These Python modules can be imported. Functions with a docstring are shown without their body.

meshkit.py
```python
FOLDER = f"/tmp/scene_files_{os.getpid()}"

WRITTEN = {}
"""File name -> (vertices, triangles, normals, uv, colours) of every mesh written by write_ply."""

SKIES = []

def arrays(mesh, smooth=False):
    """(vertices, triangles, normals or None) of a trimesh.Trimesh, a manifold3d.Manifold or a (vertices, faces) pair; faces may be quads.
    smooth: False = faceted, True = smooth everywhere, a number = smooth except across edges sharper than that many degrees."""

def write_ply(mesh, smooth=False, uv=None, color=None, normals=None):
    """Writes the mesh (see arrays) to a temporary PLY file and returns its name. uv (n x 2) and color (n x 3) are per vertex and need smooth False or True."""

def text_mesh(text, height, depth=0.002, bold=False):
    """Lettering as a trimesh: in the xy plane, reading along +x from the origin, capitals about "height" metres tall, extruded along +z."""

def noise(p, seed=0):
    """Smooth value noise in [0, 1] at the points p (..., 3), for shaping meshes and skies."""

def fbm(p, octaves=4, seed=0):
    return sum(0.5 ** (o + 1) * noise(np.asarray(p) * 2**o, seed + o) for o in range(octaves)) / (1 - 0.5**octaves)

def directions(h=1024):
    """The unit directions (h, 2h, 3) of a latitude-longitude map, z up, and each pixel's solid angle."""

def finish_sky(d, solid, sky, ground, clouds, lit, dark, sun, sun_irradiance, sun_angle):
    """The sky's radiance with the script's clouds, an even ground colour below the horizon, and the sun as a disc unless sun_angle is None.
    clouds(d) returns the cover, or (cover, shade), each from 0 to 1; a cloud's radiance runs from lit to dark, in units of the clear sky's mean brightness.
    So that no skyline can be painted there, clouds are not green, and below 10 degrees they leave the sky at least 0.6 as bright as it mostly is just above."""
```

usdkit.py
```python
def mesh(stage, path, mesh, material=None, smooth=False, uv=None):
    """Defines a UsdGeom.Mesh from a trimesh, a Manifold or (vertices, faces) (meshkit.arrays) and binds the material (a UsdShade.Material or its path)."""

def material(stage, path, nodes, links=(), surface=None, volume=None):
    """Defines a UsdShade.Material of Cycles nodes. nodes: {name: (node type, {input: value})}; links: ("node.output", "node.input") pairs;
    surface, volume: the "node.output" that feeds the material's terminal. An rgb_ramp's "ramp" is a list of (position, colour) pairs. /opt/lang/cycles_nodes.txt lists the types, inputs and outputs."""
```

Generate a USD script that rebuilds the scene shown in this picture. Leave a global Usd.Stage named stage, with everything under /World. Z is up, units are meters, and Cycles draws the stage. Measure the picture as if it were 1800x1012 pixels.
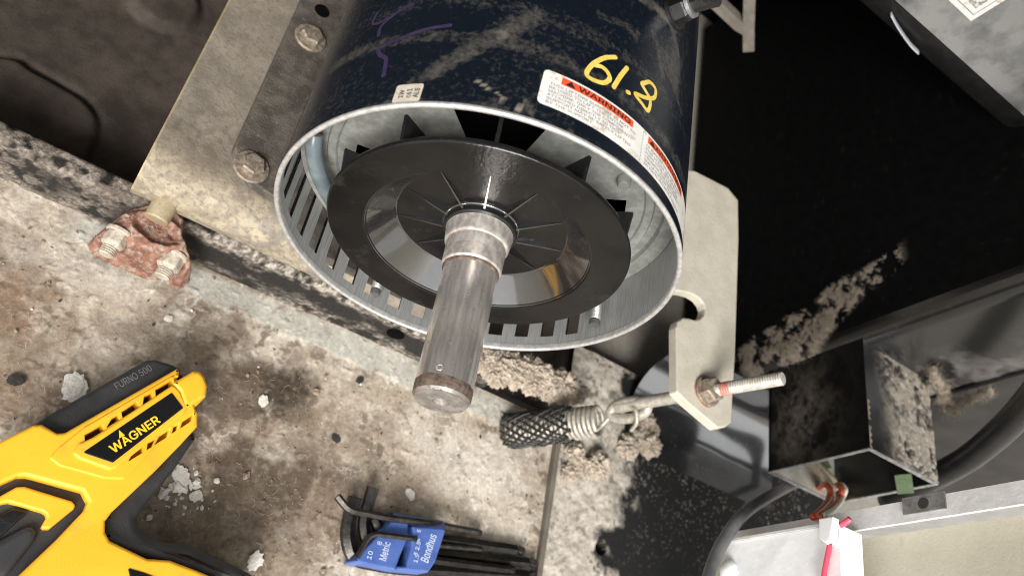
import math, random, numpy as np, trimesh, usdkit, meshkit, shapely
from shapely.geometry import Polygon, Point, LineString
from shapely import affinity
from pxr import Usd, UsdGeom, UsdLux, UsdShade, Gf, Sdf, Vt
from scipy.spatial import cKDTree

random.seed(7); rng = np.random.default_rng(7)
stage = Usd.Stage.CreateInMemory()
UsdGeom.SetStageUpAxis(stage, UsdGeom.Tokens.z); UsdGeom.SetStageMetersPerUnit(stage, 1.0)
UsdGeom.Xform.Define(stage, '/World'); UsdGeom.Scope.Define(stage, '/World/Looks')
pi = math.pi
H = .22                                        # height of the motor's axis above the floor

# ------------------------------------------------------------------ camera, sky, sun, exposure
FPX, W0, CX, CY = 1460.15, 1800., 900., 506.
MR = np.array([[.81197278, -.41595203, -.40949252], [.16549658, .83682148, -.52186271], [.55974199, .3559687, .7483149]])
CAM = np.array([-.15287974, -.23724965, .32579724 + H])
cam = UsdGeom.Camera.Define(stage, '/World/camera')
mt = np.eye(4); mt[:3, :3] = MR.T; mt[3, :3] = CAM
cam.AddTransformOp().Set(Gf.Matrix4d(mt.tolist()))
cam.CreateHorizontalApertureAttr(36.0); cam.CreateVerticalApertureAttr(36.0 * 575 / 1024)
cam.CreateFocalLengthAttr(36.0 * FPX / W0); cam.CreateClippingRangeAttr(Gf.Vec2f(.01, 100))
cam.CreateFStopAttr(9.0); cam.CreateFocusDistanceAttr(.44)
cam.GetPrim().CreateAttribute('exposure', Sdf.ValueTypeNames.Float).Set(1.34)

SUN = np.array([-.20, -.78, .58]); SUN /= np.linalg.norm(SUN)     # direction towards the sun, behind thin overcast
sun = UsdLux.DistantLight.Define(stage, '/World/sun')
sun.CreateIntensityAttr(.55); sun.CreateAngleAttr(26.0); sun.CreateNormalizeAttr(True); sun.CreateColorAttr(Gf.Vec3f(1, .965, .92))
zz = SUN; xx = np.cross([0, 0, 1.], zz); xx /= np.linalg.norm(xx); yy = np.cross(zz, xx)
ms = np.eye(4); ms[0, :3], ms[1, :3], ms[2, :3] = xx, yy, zz
sun.AddTransformOp().Set(Gf.Matrix4d(ms.tolist()))
dome = UsdLux.DomeLight.Define(stage, '/World/sky')
skym = usdkit.material(stage, '/World/Looks/sky', {
    't': ('texture_coordinate', {}),
    's': ('sky_texture', {'sky_type': 'single_scattering', 'sun_disc': False, 'sun_elevation': math.asin(SUN[2]), 'sun_rotation': math.atan2(SUN[0], SUN[1]), 'aerosol_density': 2.0}),
    'n': ('noise_texture', {'scale': 2.2, 'detail': 5.0, 'roughness': .55}),
    'r': ('rgb_ramp', {'ramp': [(.25, (.75,) * 3), (.6, (1., 1., 1.))]}),
    'm': ('mix_color', {'b': (7.0, 7.0, 6.95), 'use_clamp': False}),
    'b': ('background_shader', {'strength': .095})},
    [('t.generated', 'n.vector'), ('n.fac', 'r.fac'), ('r.color', 'm.fac'), ('s.color', 'm.a'), ('m.result', 'b.color')], surface='b.background')
UsdShade.MaterialBindingAPI.Apply(dome.GetPrim()).Bind(skym)
for k, v in (('kind', 'structure'), ('label', 'bright overcast sky outside the cabinet')): dome.GetPrim().SetCustomDataByKey(k, v)

# ------------------------------------------------------------------ measuring helpers (picture point + known plane -> place)
def ray(x, y):
    d = MR @ np.array([x - CX, CY - y, -FPX]); return d / np.linalg.norm(d)
def onz(p, z): d = ray(*p); return CAM + d * (z - CAM[2]) / d[2]
def ony(p, v): d = ray(*p); return CAM + d * (v - CAM[1]) / d[1]
def onx(p, v): d = ray(*p); return CAM + d * (v - CAM[0]) / d[0]
def oncyl(p, r):
    d = ray(*p); o = CAM - [0, 0, H]
    a = d[0]**2 + d[2]**2; b = 2 * (o[0]*d[0] + o[2]*d[2]); c = o[0]**2 + o[2]**2 - r*r
    t = (-b - max(b*b - 4*a*c, 0)**.5) / 2 / a; P = o + t * d
    return math.degrees(math.atan2(P[2], P[0])), P[1]
def cyl(a, y, r): a = np.radians(a); return np.stack([r*np.cos(a), y + 0*a, H + r*np.sin(a)], -1)

# ------------------------------------------------------------------ scene-tree helpers
used = {}
def numbered(path):
    n = used.get(path, 0); used[path] = n + 1
    return path if n == 0 else f'{path}_{n:03d}'
def props(p, label=None, cat=None, group=None, kind=None):
    for k, v in (('label', label), ('category', cat), ('group', group), ('kind', kind)):
        if v: p.SetCustomDataByKey(k, v)
    return p
BASE = {}
def thing(name, label, cat, base=(0, 0, 0), group=None):
    path = numbered('/World/' + name); x = UsdGeom.Xform.Define(stage, path)
    x.AddTranslateOp().Set(Gf.Vec3d(*map(float, base))); BASE[path] = np.array(base, float)
    return props(x.GetPrim(), label, cat, group)
def off(parent):
    if parent is None: return np.zeros(3)
    s = '/'.join(str(parent.GetPath()).split('/')[:3]); return BASE.get(s, np.zeros(3))
def vf(m):
    if isinstance(m, (tuple, list)) and not isinstance(m[0], trimesh.Trimesh): return np.asarray(m[0], float), np.asarray(m[1], int)
    if isinstance(m, list): m = trimesh.util.concatenate(m)
    return np.array(m.vertices), np.array(m.faces)
def obj(name, m, mat, parent=None, smooth=False, tint=None, label=None, cat=None, group=None, kind=None, normals=None):
    v, f = vf(m); us = np.unique(f)
    if len(us) < len(v):                       # drop points no face uses
        ix_ = np.zeros(len(v), int); ix_[us] = np.arange(len(us)); v, f = v[us], ix_[f]
        if tint is not None: tint = np.asarray(tint)[us]
        if normals is not None: normals = normals[us]
    if f.shape[1] == 4: f = np.vstack([f[:, [0, 1, 2]], f[:, [0, 2, 3]]])
    path = numbered((str(parent.GetPath()) if parent else '/World') + '/' + name)
    o = usdkit.mesh(stage, path, (v - off(parent), f), mat, smooth=smooth)
    if normals is not None: o.CreateNormalsAttr(Vt.Vec3fArray.FromNumpy(normals.astype(np.float32))); o.SetNormalsInterpolation('vertex')
    if tint is not None:
        UsdGeom.PrimvarsAPI(o).CreatePrimvar('tint', Sdf.ValueTypeNames.Color3fArray, 'vertex').Set(Vt.Vec3fArray.FromNumpy(np.asarray(tint, np.float32)))
    return props(o.GetPrim(), label, cat, group, kind)
def struct(name, m, mat, **k): return obj(name, m, mat, kind='structure', **k)

# ------------------------------------------------------------------ mesh helpers
def cat_(*ms): return trimesh.util.concatenate([trimesh.Trimesh(*(lambda v, f: (v, f if f.shape[1] == 3 else np.vstack([f[:, [0, 1, 2]], f[:, [0, 2, 3]]])))(*vf(m)), process=False) for m in ms])
def box(x0, x1, y0, y1, z0, z1):
    b = trimesh.creation.box((x1-x0, y1-y0, z1-z0)); b.apply_translation(((x0+x1)/2, (y0+y1)/2, (z0+z1)/2)); return b
def hexa(a, b):                     # two quads (4x3) -> solid
    v = np.vstack([a, b]); f = [[0, 1, 2, 3], [7, 6, 5, 4]] + [[i, i+4, (i+1) % 4 + 4, (i+1) % 4] for i in range(4)]
    m = trimesh.Trimesh(*vf((v, np.array(f)))) if False else cat_((v, np.array(f))); m.fix_normals(); return m
def grid(P, closed_u=False, closed_v=False):      # P (n,m,3)
    n, m = P.shape[:2]; i = np.arange(n if closed_u else n-1)[:, None]; j = np.arange(m if closed_v else m-1)[None]
    a = i*m + j; b = ((i+1) % n)*m + j; c = ((i+1) % n)*m + (j+1) % m; d = i*m + (j+1) % m
    return P.reshape(-1, 3), np.stack(np.broadcast_arrays(a, b, c, d), -1).reshape(-1, 4)
def lathe(prof, n=96, o=(0, 0, H), axis=(0, 1, 0), ph=0.):
    ax = np.array(axis, float); ax /= np.linalg.norm(ax)
    u = np.cross(ax, [0, 0, 1.]) if abs(ax[2]) < .9 else np.cross(ax, [1., 0, 0]); u /= np.linalg.norm(u); w = np.cross(ax, u)
    t = np.arange(n) * 2*pi/n + ph; pr = np.array(prof, float)
    ring = np.cos(t)[:, None]*u + np.sin(t)[:, None]*w
    P = np.array(o) + pr[:, 0][:, None, None]*ring[None] + pr[:, 1][:, None, None]*ax
    return cat_(grid(P, closed_v=True))
def smoothline(pts, n=8):
    pts = np.array(pts, float)
    if len(pts) < 3: return pts
    P = np.vstack([2*pts[0]-pts[1], pts, 2*pts[-1]-pts[-2]]); out = []
    for i in range(1, len(P)-2):
        t = np.linspace(0, 1, n, endpoint=False)[:, None]; a, b, c, d = P[i-1:i+3]
        out.append(.5*((2*b)+(c-a)*t+(2*a-5*b+4*c-d)*t*t+(3*b-a-3*c+d)*t**3))
    return np.vstack(out+[pts[-1:]])
def tube(pts, r, n=10, up=None, caps=True, flat=1., ph=0.):
    pts = np.array(pts, float); r = np.broadcast_to(np.asarray(r, float), (len(pts),))
    T = np.gradient(pts, axis=0); T /= np.linalg.norm(T, axis=1)[:, None] + 1e-12
    u = np.array(up if up is not None else ([0, 0, 1.] if abs(T[0][2]) < .9 else [1., 0, 0]), float); N = []
    for t in T: u = u - t*(u@t); u /= np.linalg.norm(u) + 1e-12; N.append(u)
    N = np.array(N); B = np.cross(T, N); a = np.arange(n)*2*pi/n + ph
    P = pts[:, None] + r[:, None, None]*(np.cos(a)[None, :, None]*N[:, None]*flat + np.sin(a)[None, :, None]*B[:, None])
    v, f = grid(P, closed_v=True); f = np.vstack([f[:, [0, 1, 2]], f[:, [0, 2, 3]]])
    if caps:
        k = len(v); v = np.vstack([v, pts[0], pts[-1]]); e = (len(pts)-1)*n; j = np.arange(n)
        f = np.vstack([f, np.stack([j*0+k, (j+1) % n, j], 1), np.stack([j*0+k+1, e+j, e+(j+1) % n], 1)])
    m = trimesh.Trimesh(v, f, process=False); m.fix_normals(); return m
def rounded(poly, r, segs=4):
    p = Polygon(poly) if not isinstance(poly, Polygon) else poly
    q = p.buffer(-r, quad_segs=segs).buffer(2*r, quad_segs=segs).buffer(-r, quad_segs=segs)
    return max(getattr(q, 'geoms', [q]), key=lambda g: g.area)
def prism(poly, z0, z1, b=.001, steps=3):           # solid plate with rounded upper edge; holes kept sharp
    p = poly if isinstance(poly, Polygon) else Polygon(poly)
    p = shapely.geometry.polygon.orient(p, 1.0); ext = np.array(p.exterior.coords)[:-1]
    d1 = ext - np.roll(ext, 1, 0); d2 = np.roll(ext, -1, 0) - ext
    l1 = np.linalg.norm(d1, axis=1)[:, None]; l2 = np.linalg.norm(d2, axis=1)[:, None]
    n1 = np.stack([-d1[:, 1], d1[:, 0]], 1)/(l1+1e-12); n2 = np.stack([-d2[:, 1], d2[:, 0]], 1)/(l2+1e-12)
    nn = n1 + n2; nn /= np.maximum((nn*nn).sum(1)/2, .35)[:, None]
    rings = [(0, z0)] + [(b*(1-math.cos(t)), z1-b+b*math.sin(t)) for t in np.linspace(0, pi/2, steps+1)]
    P = np.stack([np.column_stack([ext + nn*o, np.full(len(ext), z)]) for o, z in rings])
    v, f = grid(P, closed_v=True); parts = [(v, f)]
    top = Polygon(P[-1][:, :2], [h.coords for h in p.interiors])
    if not top.is_valid: top = top.buffer(0); top = max(getattr(top, 'geoms', [top]), key=lambda g: g.area)
    tv, tf = trimesh.creation.triangulate_polygon(top, engine='earcut'); parts.append((np.column_stack([tv, np.full(len(tv), z1)]), tf))
    for h in p.interiors:
        c = np.array(h.coords); Q = np.stack([np.column_stack([c, np.full(len(c), z)]) for z in (z1, z0)]); parts.append(grid(Q))
    m = cat_(*parts); m.merge_vertices(); m.fix_normals(); return m
def to_plane(m, o, u, v):          # xy mesh -> plane with origin o and axes u, v
    u = np.array(u, float); u /= np.linalg.norm(u); v = np.array(v, float); v -= u*(u@v); v /= np.linalg.norm(v); w = np.cross(u, v)
    a, f = vf(m); return cat_((np.array(o) + a[:, :1]*u + a[:, 1:2]*v + a[:, 2:]*w, f))
def hexbolt(o, axis, R, h, flange=0., fh=.0015, ph=0.):
    out = []; hh = 0.
    if flange: out.append(lathe([(0, 0), (flange, 0), (flange, fh*.7), (flange*.93, fh), (0, fh)], 32, o, axis)); hh = fh
    out.append(lathe([(0, hh), (R, hh), (R, hh+h*.8), (R*.86, hh+h), (0, hh+h)], 6, o, axis, ph)); return cat_(*out)
def threads(o, axis, r, L, pitch, depth=.12, n=24):
    k = int(L/pitch); pr = [(0, 0)]
    for i in range(k): pr += [(r*(1-depth), i*pitch), (r, i*pitch+pitch*.45)]
    pr += [(r*.85, k*pitch), (0, k*pitch)]; return lathe(pr, n, o, axis)
fbm = lambda p, o=4, s=0: meshkit.fbm(np.asarray(p, float), o, s)
sst = lambda a, b, x: (lambda t: t*t*(3-2*t))(np.clip((x-a)/(b-a), 0, 1))
mixc = lambda a, b, t: np.asarray(a)*(1-t[..., None]) + np.asarray(b)*t[..., None]

# ------------------------------------------------------------------ materials
def look(name, c1, c2=None, rough=.5, metal=0., scale=60., detail=6., lo=.4, hi=.62, dust=None, dscale=240., dlo=.58, dhi=.66, damt=.8,
         bump=0., bscale=400., bevel=0., tint=False, spec=.5, aniso=None, coat=0., rvar=.0, coatior=1.5, coatrough=.08):
    n = {'g': ('geometry', {}), 'p': ('principled_bsdf', {'metallic': metal, 'roughness': rough, 'specular_ior_level': spec, 'coat_weight': coat, 'coat_ior': coatior, 'coat_roughness': coatrough})}; L = []
    n['n1'] = ('noise_texture', {'scale': scale, 'detail': detail, 'roughness': .6}); L.append(('g.position', 'n1.vector'))
    n['r1'] = ('rgb_ramp', {'ramp': [(lo, c1), (hi, c2 or c1)]}); L.append(('n1.fac', 'r1.fac')); col = 'r1.color'
    if aniso:                                  # turned or brushed streaks: noise stretched along one axis
        n['map'] = ('mapping', {'scale': aniso}); L += [('g.position', 'map.vector')]
        L[0] = ('map.vector', 'n1.vector')
    if tint:
        n['at'] = ('attribute', {'attribute': 'tint'})
        n['mt'] = ('mix_color', {'blend_type': 'multiply', 'fac': 1.}); L += [('at.color', 'mt.a'), (col, 'mt.b')]; col = 'mt.result'
    if dust:
        n['n2'] = ('noise_texture', {'scale': dscale, 'detail': 5., 'roughness': .65}); L.append(('g.position', 'n2.vector'))
        n['r2'] = ('rgb_ramp', {'ramp': [(dlo, (0, 0, 0)), (dhi, (damt,)*3)]}); L.append(('n2.fac', 'r2.fac'))
        n['md'] = ('mix_color', {'b': dust}); L += [('r2.color', 'md.fac'), (col, 'md.a')]; col = 'md.result'
        n['mr'] = ('mix_float', {'a': rough, 'b': .9}); L += [('r2.color', 'mr.fac'), ('mr.result', 'p.roughness')]
    elif rvar:
        n['rr'] = ('map_range', {'from_min': .3, 'from_max': .7, 'to_min': max(rough-rvar, .04), 'to_max': min(rough+rvar, 1)}); L += [('n1.fac', 'rr.value'), ('rr.result', 'p.roughness')]
    L.append((col, 'p.base_color'))
    if bevel: n['bv'] = ('bevel', {'radius': bevel, 'samples': 4}); nrm = 'bv.bevel'
    if bump:
        n['nb'] = ('noise_texture', {'scale': bscale, 'detail': 4., 'roughness': .6}); L.append(('g.position', 'nb.vector'))
        n['bp'] = ('bump', {'strength': 1., 'distance': bump}); L.append(('nb.fac', 'bp.height'))
        if bevel: L.append((nrm, 'bp.normal'))
        L.append(('bp.normal', 'p.normal'))
    elif bevel: L.append((nrm, 'p.normal'))
    return usdkit.material(stage, '/World/Looks/' + name, n, L, surface='p.BSDF')
DUST = (.42, .37, .31)
K = {}
K['floor'] = look('floor', (.82,)*3, (1.10,)*3, .9, scale=420, lo=.36, hi=.64, tint=True, bump=.0003, bscale=900, dust=(.10, .078, .06), dscale=330, dlo=.67, dhi=.77, damt=.25, spec=.2)
K['rail'] = look('rail', (.7,)*3, (1.15,)*3, .85, scale=500, tint=True, bump=.0012, bscale=800, spec=.3)
K['pan'] = look('pan', (.034, .027, .022), (.062, .050, .040), .75, scale=40, bump=.0005, bscale=600, dust=(.13, .11, .09), dscale=500, dlo=.62, dhi=.72, damt=.4, spec=.25)
K['beige'] = look('beige', (.215, .195, .165), (.30, .276, .235), .6, scale=50, bump=.0004, bscale=500, dust=(.14, .115, .092), dscale=300, dlo=.50, dhi=.66, damt=.75, bevel=.0015, tint=True)
K['beigeplain'] = look('beigeplain', (.27, .21, .12), (.36, .30, .20), .5, scale=50, bump=.0003, bscale=500, dust=(.17, .14, .11), dscale=420, dlo=.56, dhi=.66, damt=.7)
K['bracket'] = look('bracket', (.44, .41, .34), (.50, .465, .39), .42, scale=60, bump=.0003, bscale=450, dust=(.33, .29, .23), dscale=300, dlo=.6, dhi=.68, damt=.5, bevel=.0014)
K['foot'] = look('foot', (.055, .047, .04), (.11, .095, .078), .7, scale=80, bump=.0006, bscale=600, dust=(.25, .22, .18), dscale=300, dlo=.6, dhi=.7, damt=.6, bevel=.001)
K['bolt'] = look('bolt', (.20, .16, .12), (.34, .28, .22), .55, .5, scale=300, bump=.0004, bscale=900, dust=DUST, dscale=400, dlo=.5, dhi=.65, damt=.6, bevel=.0006)
K['palebolt'] = look('palebolt', (.34, .29, .23), (.52, .47, .39), .7, scale=300, bump=.0006, bscale=900, bevel=.0006, dust=(.25, .17, .11), dscale=300, dlo=.6, dhi=.7)
K['rust'] = look('rust', (.14, .060, .040), (.28, .145, .10), .9, scale=160, bump=.0014, bscale=380, dust=(.36, .31, .26), dscale=190, dlo=.50, dhi=.64, damt=.75)
K['navy'] = usdkit.material(stage, '/World/Looks/navy', {'g': ('geometry', {}), 'p': ('principled_bsdf', {'specular_ior_level': .5}), 'at': ('attribute', {'attribute': 'tint'}), 'sp': ('separate_color', {}),
    'n': ('noise_texture', {'scale': 420., 'detail': 6., 'roughness': .65}), 'ms': ('math', {'math_type': 'multiply_add', 'value2': 1.2, 'value3': -.60}), 'ad': ('math', {'math_type': 'add'}), 'mk': ('map_range', {'from_min': .14, 'from_max': 1.65, 'to_min': 0., 'to_max': 1.}),
    'gt': ('math', {'math_type': 'multiply', 'use_clamp': True}), 'm': ('mix_color', {'a': (.0040, .0066, .0115), 'b': (.36, .325, .27)}), 'zz': ('mix_color', {'b': (.2, .2, .2)}), 'r': ('map_range', {'to_min': .26, 'to_max': .8}), 'n3': ('noise_texture', {'scale': 900.}), 'bp': ('bump', {'distance': .00012})},
    [('g.position', 'n.vector'), ('g.position', 'n3.vector'), ('n3.fac', 'bp.height'), ('bp.normal', 'p.normal'), ('at.color', 'sp.color'), ('n.fac', 'ms.value1'), ('ms.value', 'ad.value1'), ('sp.r', 'ad.value2'), ('ad.value', 'mk.value'), ('mk.result', 'gt.value1'), ('sp.g', 'gt.value2'), ('gt.value', 'm.fac'), ('m.result', 'zz.a'), ('sp.b', 'zz.fac'), ('zz.result', 'p.base_color'), ('gt.value', 'r.value'), ('r.result', 'p.roughness')], surface='p.BSDF')
K['zinc'] = look('zinc', (.30, .31, .31), (.42, .43, .42), .42, .75, scale=120, bump=.0002, bscale=500, dust=(.27, .24, .2), dscale=150, dlo=.56, dhi=.68, damt=.6)
K['brushed'] = look('brushed', (.27, .275, .275), (.40, .405, .40), .40, .45, scale=60, aniso=(30, 1, 30), bump=.00005, bscale=500)
K['rim'] = look('rim', (.45, .45, .44), (.62, .61, .59), .42, .55, scale=300, dust=(.4, .36, .3), dscale=250, dlo=.6, dhi=.7)
K['bell'] = look('bell', (.19, .198, .183), (.28, .288, .27), .5, .2, scale=140, bump=.0003, bscale=700, dust=(.2, .185, .16), dscale=260, dlo=.56, dhi=.68, damt=.6)
K['fan'] = look('fan', (.005, .005, .0052), (.009, .0085, .008), .20, spec=.3, scale=45, bump=.0002, bscale=330, rvar=.13, dust=(.06, .057, .054), dscale=60, dlo=.60, dhi=.74, damt=.2)
K['wetfan'] = look('wetfan', (.006, .006, .0063), (.009, .009, .0095), .13, scale=60, coat=1., coatior=2.3, coatrough=.08, bump=.0006, bscale=260, rvar=.08)
K['black'] = look('black', (.006, .006, .006), (.012, .012, .012), .35, scale=80, bump=.0003, bscale=300)
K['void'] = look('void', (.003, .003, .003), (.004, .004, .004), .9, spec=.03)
K['shaft'] = look('shaft', (.60, .555, .515), (.82, .785, .75), .21, .85, scale=45, aniso=(9, 1.0, 9), bump=.00005, bscale=500, dust=(.22, .17, .14), dscale=190, dlo=.60, dhi=.72, damt=.55)
K['steel'] = look('steel', (.50, .45, .41), (.78, .74, .70), .27, .65, scale=60, aniso=(5, 3, 5), bump=.00004, bscale=500)
K['shaftend'] = look('shaftend', (.26, .235, .215), (.40, .37, .345), .5, .7, scale=150, bump=.0003, bscale=300, dust=(.14, .10, .08), dscale=200, dlo=.56, dhi=.66, damt=.7)
K['shaftrust'] = look('shaftrust', (.09, .06, .045), (.20, .15, .12), .65, .4, scale=300, bump=.0003, bscale=700)
K['paper'] = look('paper', (.70, .69, .66), (.78, .77, .74), .45, scale=80, dust=(.42, .34, .24), dscale=150, dlo=.555, dhi=.66, damt=.75)
K['orange'] = look('orange', (.72, .085, .025), (.80, .11, .035), .45, scale=60)
K['ink'] = look('ink', (.018, .018, .018), None, .5)
K['greyink'] = look('greyink', (.22, .215, .21), (.34, .33, .32), .6, scale=300)
K['yellowmark'] = look('yellowmark', (.70, .50, .08), (.80, .62, .16), .5, scale=200)
K['purple'] = look('purple', (.028, .018, .055), (.045, .032, .075), .5, scale=300)
K['yellow'] = look('yellow', (.74, .38, .022), (.80, .425, .028), .34, scale=25, bump=.0001, bscale=1400, bevel=.0007, dust=(.36, .20, .045), dscale=75, dlo=.56, dhi=.80, damt=.5)
K['rubber'] = look('rubber', (.016, .016, .017), (.028, .028, .029), .5, scale=60, bump=.0002, bscale=1500, bevel=.0012)
K['gloss'] = look('gloss', (.007, .007, .008), None, .16, bevel=.0005)
K['dgrey'] = look('dgrey', (.022, .022, .024), (.032, .032, .034), .45, scale=40, bump=.0001, bscale=1500, bevel=.001)
K['letter'] = look('letter', (.82, .50, .02), None, .4)
K['fadedletter'] = look('fadedletter', (.10, .10, .10), (.14, .14, .14), .5, scale=400)
K['blue'] = look('blue', (.050, .100, .31), (.070, .130, .37), .4, scale=60, bump=.0001, bscale=1200, bevel=.0008, dust=(.2, .25, .42), dscale=300, dlo=.62, dhi=.72, damt=.4)
K['whiteprint'] = look('whiteprint', (.55, .6, .75), None, .5)
K['oxide'] = look('oxide', (.02, .019, .018), (.04, .037, .033), .3, .75, scale=200, bump=.0001, bscale=700, bevel=.0003)
K['oxideworn'] = look('oxideworn', (.038, .034, .031), (.075, .068, .062), .36, .8, scale=200, bump=.0001, bscale=700, bevel=.0003)
K['spring'] = look('spring', (.36, .335, .285), (.52, .49, .42), .45, .45, scale=260, dust=(.32, .28, .22), dscale=400, dlo=.52, dhi=.64, damt=.6, bump=.0003, bscale=900)
K['rod'] = look('rod', (.40, .375, .32), (.58, .55, .48), .45, .4, scale=260, dust=(.34, .29, .22), dscale=300, dlo=.56, dhi=.68, damt=.6)
K['mesh'] = look('mesh', (.008, .008, .008), (.018, .017, .016), .45, scale=300)
K['redmark'] = look('redmark', (.38, .10, .08), (.44, .24, .19), .6, scale=300, lo=.4, hi=.6)
K['housing'] = look('housing', (.8,)*3, (1.2,)*3, .30, scale=120, tint=True, bump=.0001, bscale=350, coat=1., coatior=1.42, coatrough=.16)
K['housingside'] = look('housingside', (.8,)*3, (1.2,)*3, .7, scale=120, tint=True, bump=.0001, bscale=350, spec=.06)
K['skirt'] = look('skirt', (.008, .0082, .0085), (.012, .012, .012), .20, scale=60, coat=1., coatior=2.4, coatrough=.12, bump=.0001, bscale=60, dust=(.25, .22, .18), dscale=420, dlo=.62, dhi=.70, damt=.45)
K['gpanel'] = look('gpanel', (.10, .102, .102), (.235, .232, .222), .6, scale=26, detail=7, lo=.42, hi=.58, dust=(.20, .20, .195), dscale=45, dlo=.58, dhi=.70, damt=.7, bump=.0005, bscale=90)
K['white'] = look('white', (.74, .74, .74), (.80, .80, .79), .45, scale=60, bevel=.0008)
K['flange'] = look('flange', (.60, .60, .59), (.70, .695, .68), .42, .15, scale=90, bump=.0002, bscale=300)
K['cream'] = look('cream', (.47, .44, .35), (.53, .495, .40), .5, scale=14, bump=.0002, bscale=500, dust=(.36, .32, .24), dscale=70, dlo=.6, dhi=.72, damt=.5)
K['galv'] = look('galv', (.76, .77, .79), (.88, .885, .89), .42, .0, scale=70, detail=3, lo=.38, hi=.62, bump=.0002, bscale=200)
K['hose'] = look('hose', (.06, .06, .062), (.10, .10, .10), .4, scale=80, bump=.0002, bscale=300)
K['tape'] = look('tape', (.075, .12, .055), (.12, .17, .085), .6, scale=200)
K['foam'] = look('foam', (.33, .27, .19), (.42, .36, .27), .9, scale=150, bump=.0006, bscale=500)
K['orangewire'] = look('orangewire', (.50, .085, .035), (.58, .12, .05), .4, scale=100)
K['whitewire'] = look('whitewire', (.75, .68, .56), None, .4)
K['pinkwire'] = look('pinkwire', (.80, .07, .13), None, .35)
K['lint'] = look('lint', (.36, .30, .235), (.54, .47, .39), 1., scale=200, bump=.0015, bscale=900, spec=.1)
K['chip'] = look('chip', (.55, .52, .47), (.7, .67, .62), .8, scale=300, bump=.0005, bscale=600)
K['darkchip'] = look('darkchip', (.012, .011, .01), (.03, .027, .023), .7, scale=300)
K['brownchip'] = look('brownchip', (.16, .12, .085), (.30, .24, .18), .85, scale=300)
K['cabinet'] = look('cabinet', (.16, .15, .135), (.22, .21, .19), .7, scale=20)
K['hole'] = look('hole', (.02, .018, .016), (.03, .027, .024), .8)

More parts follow.
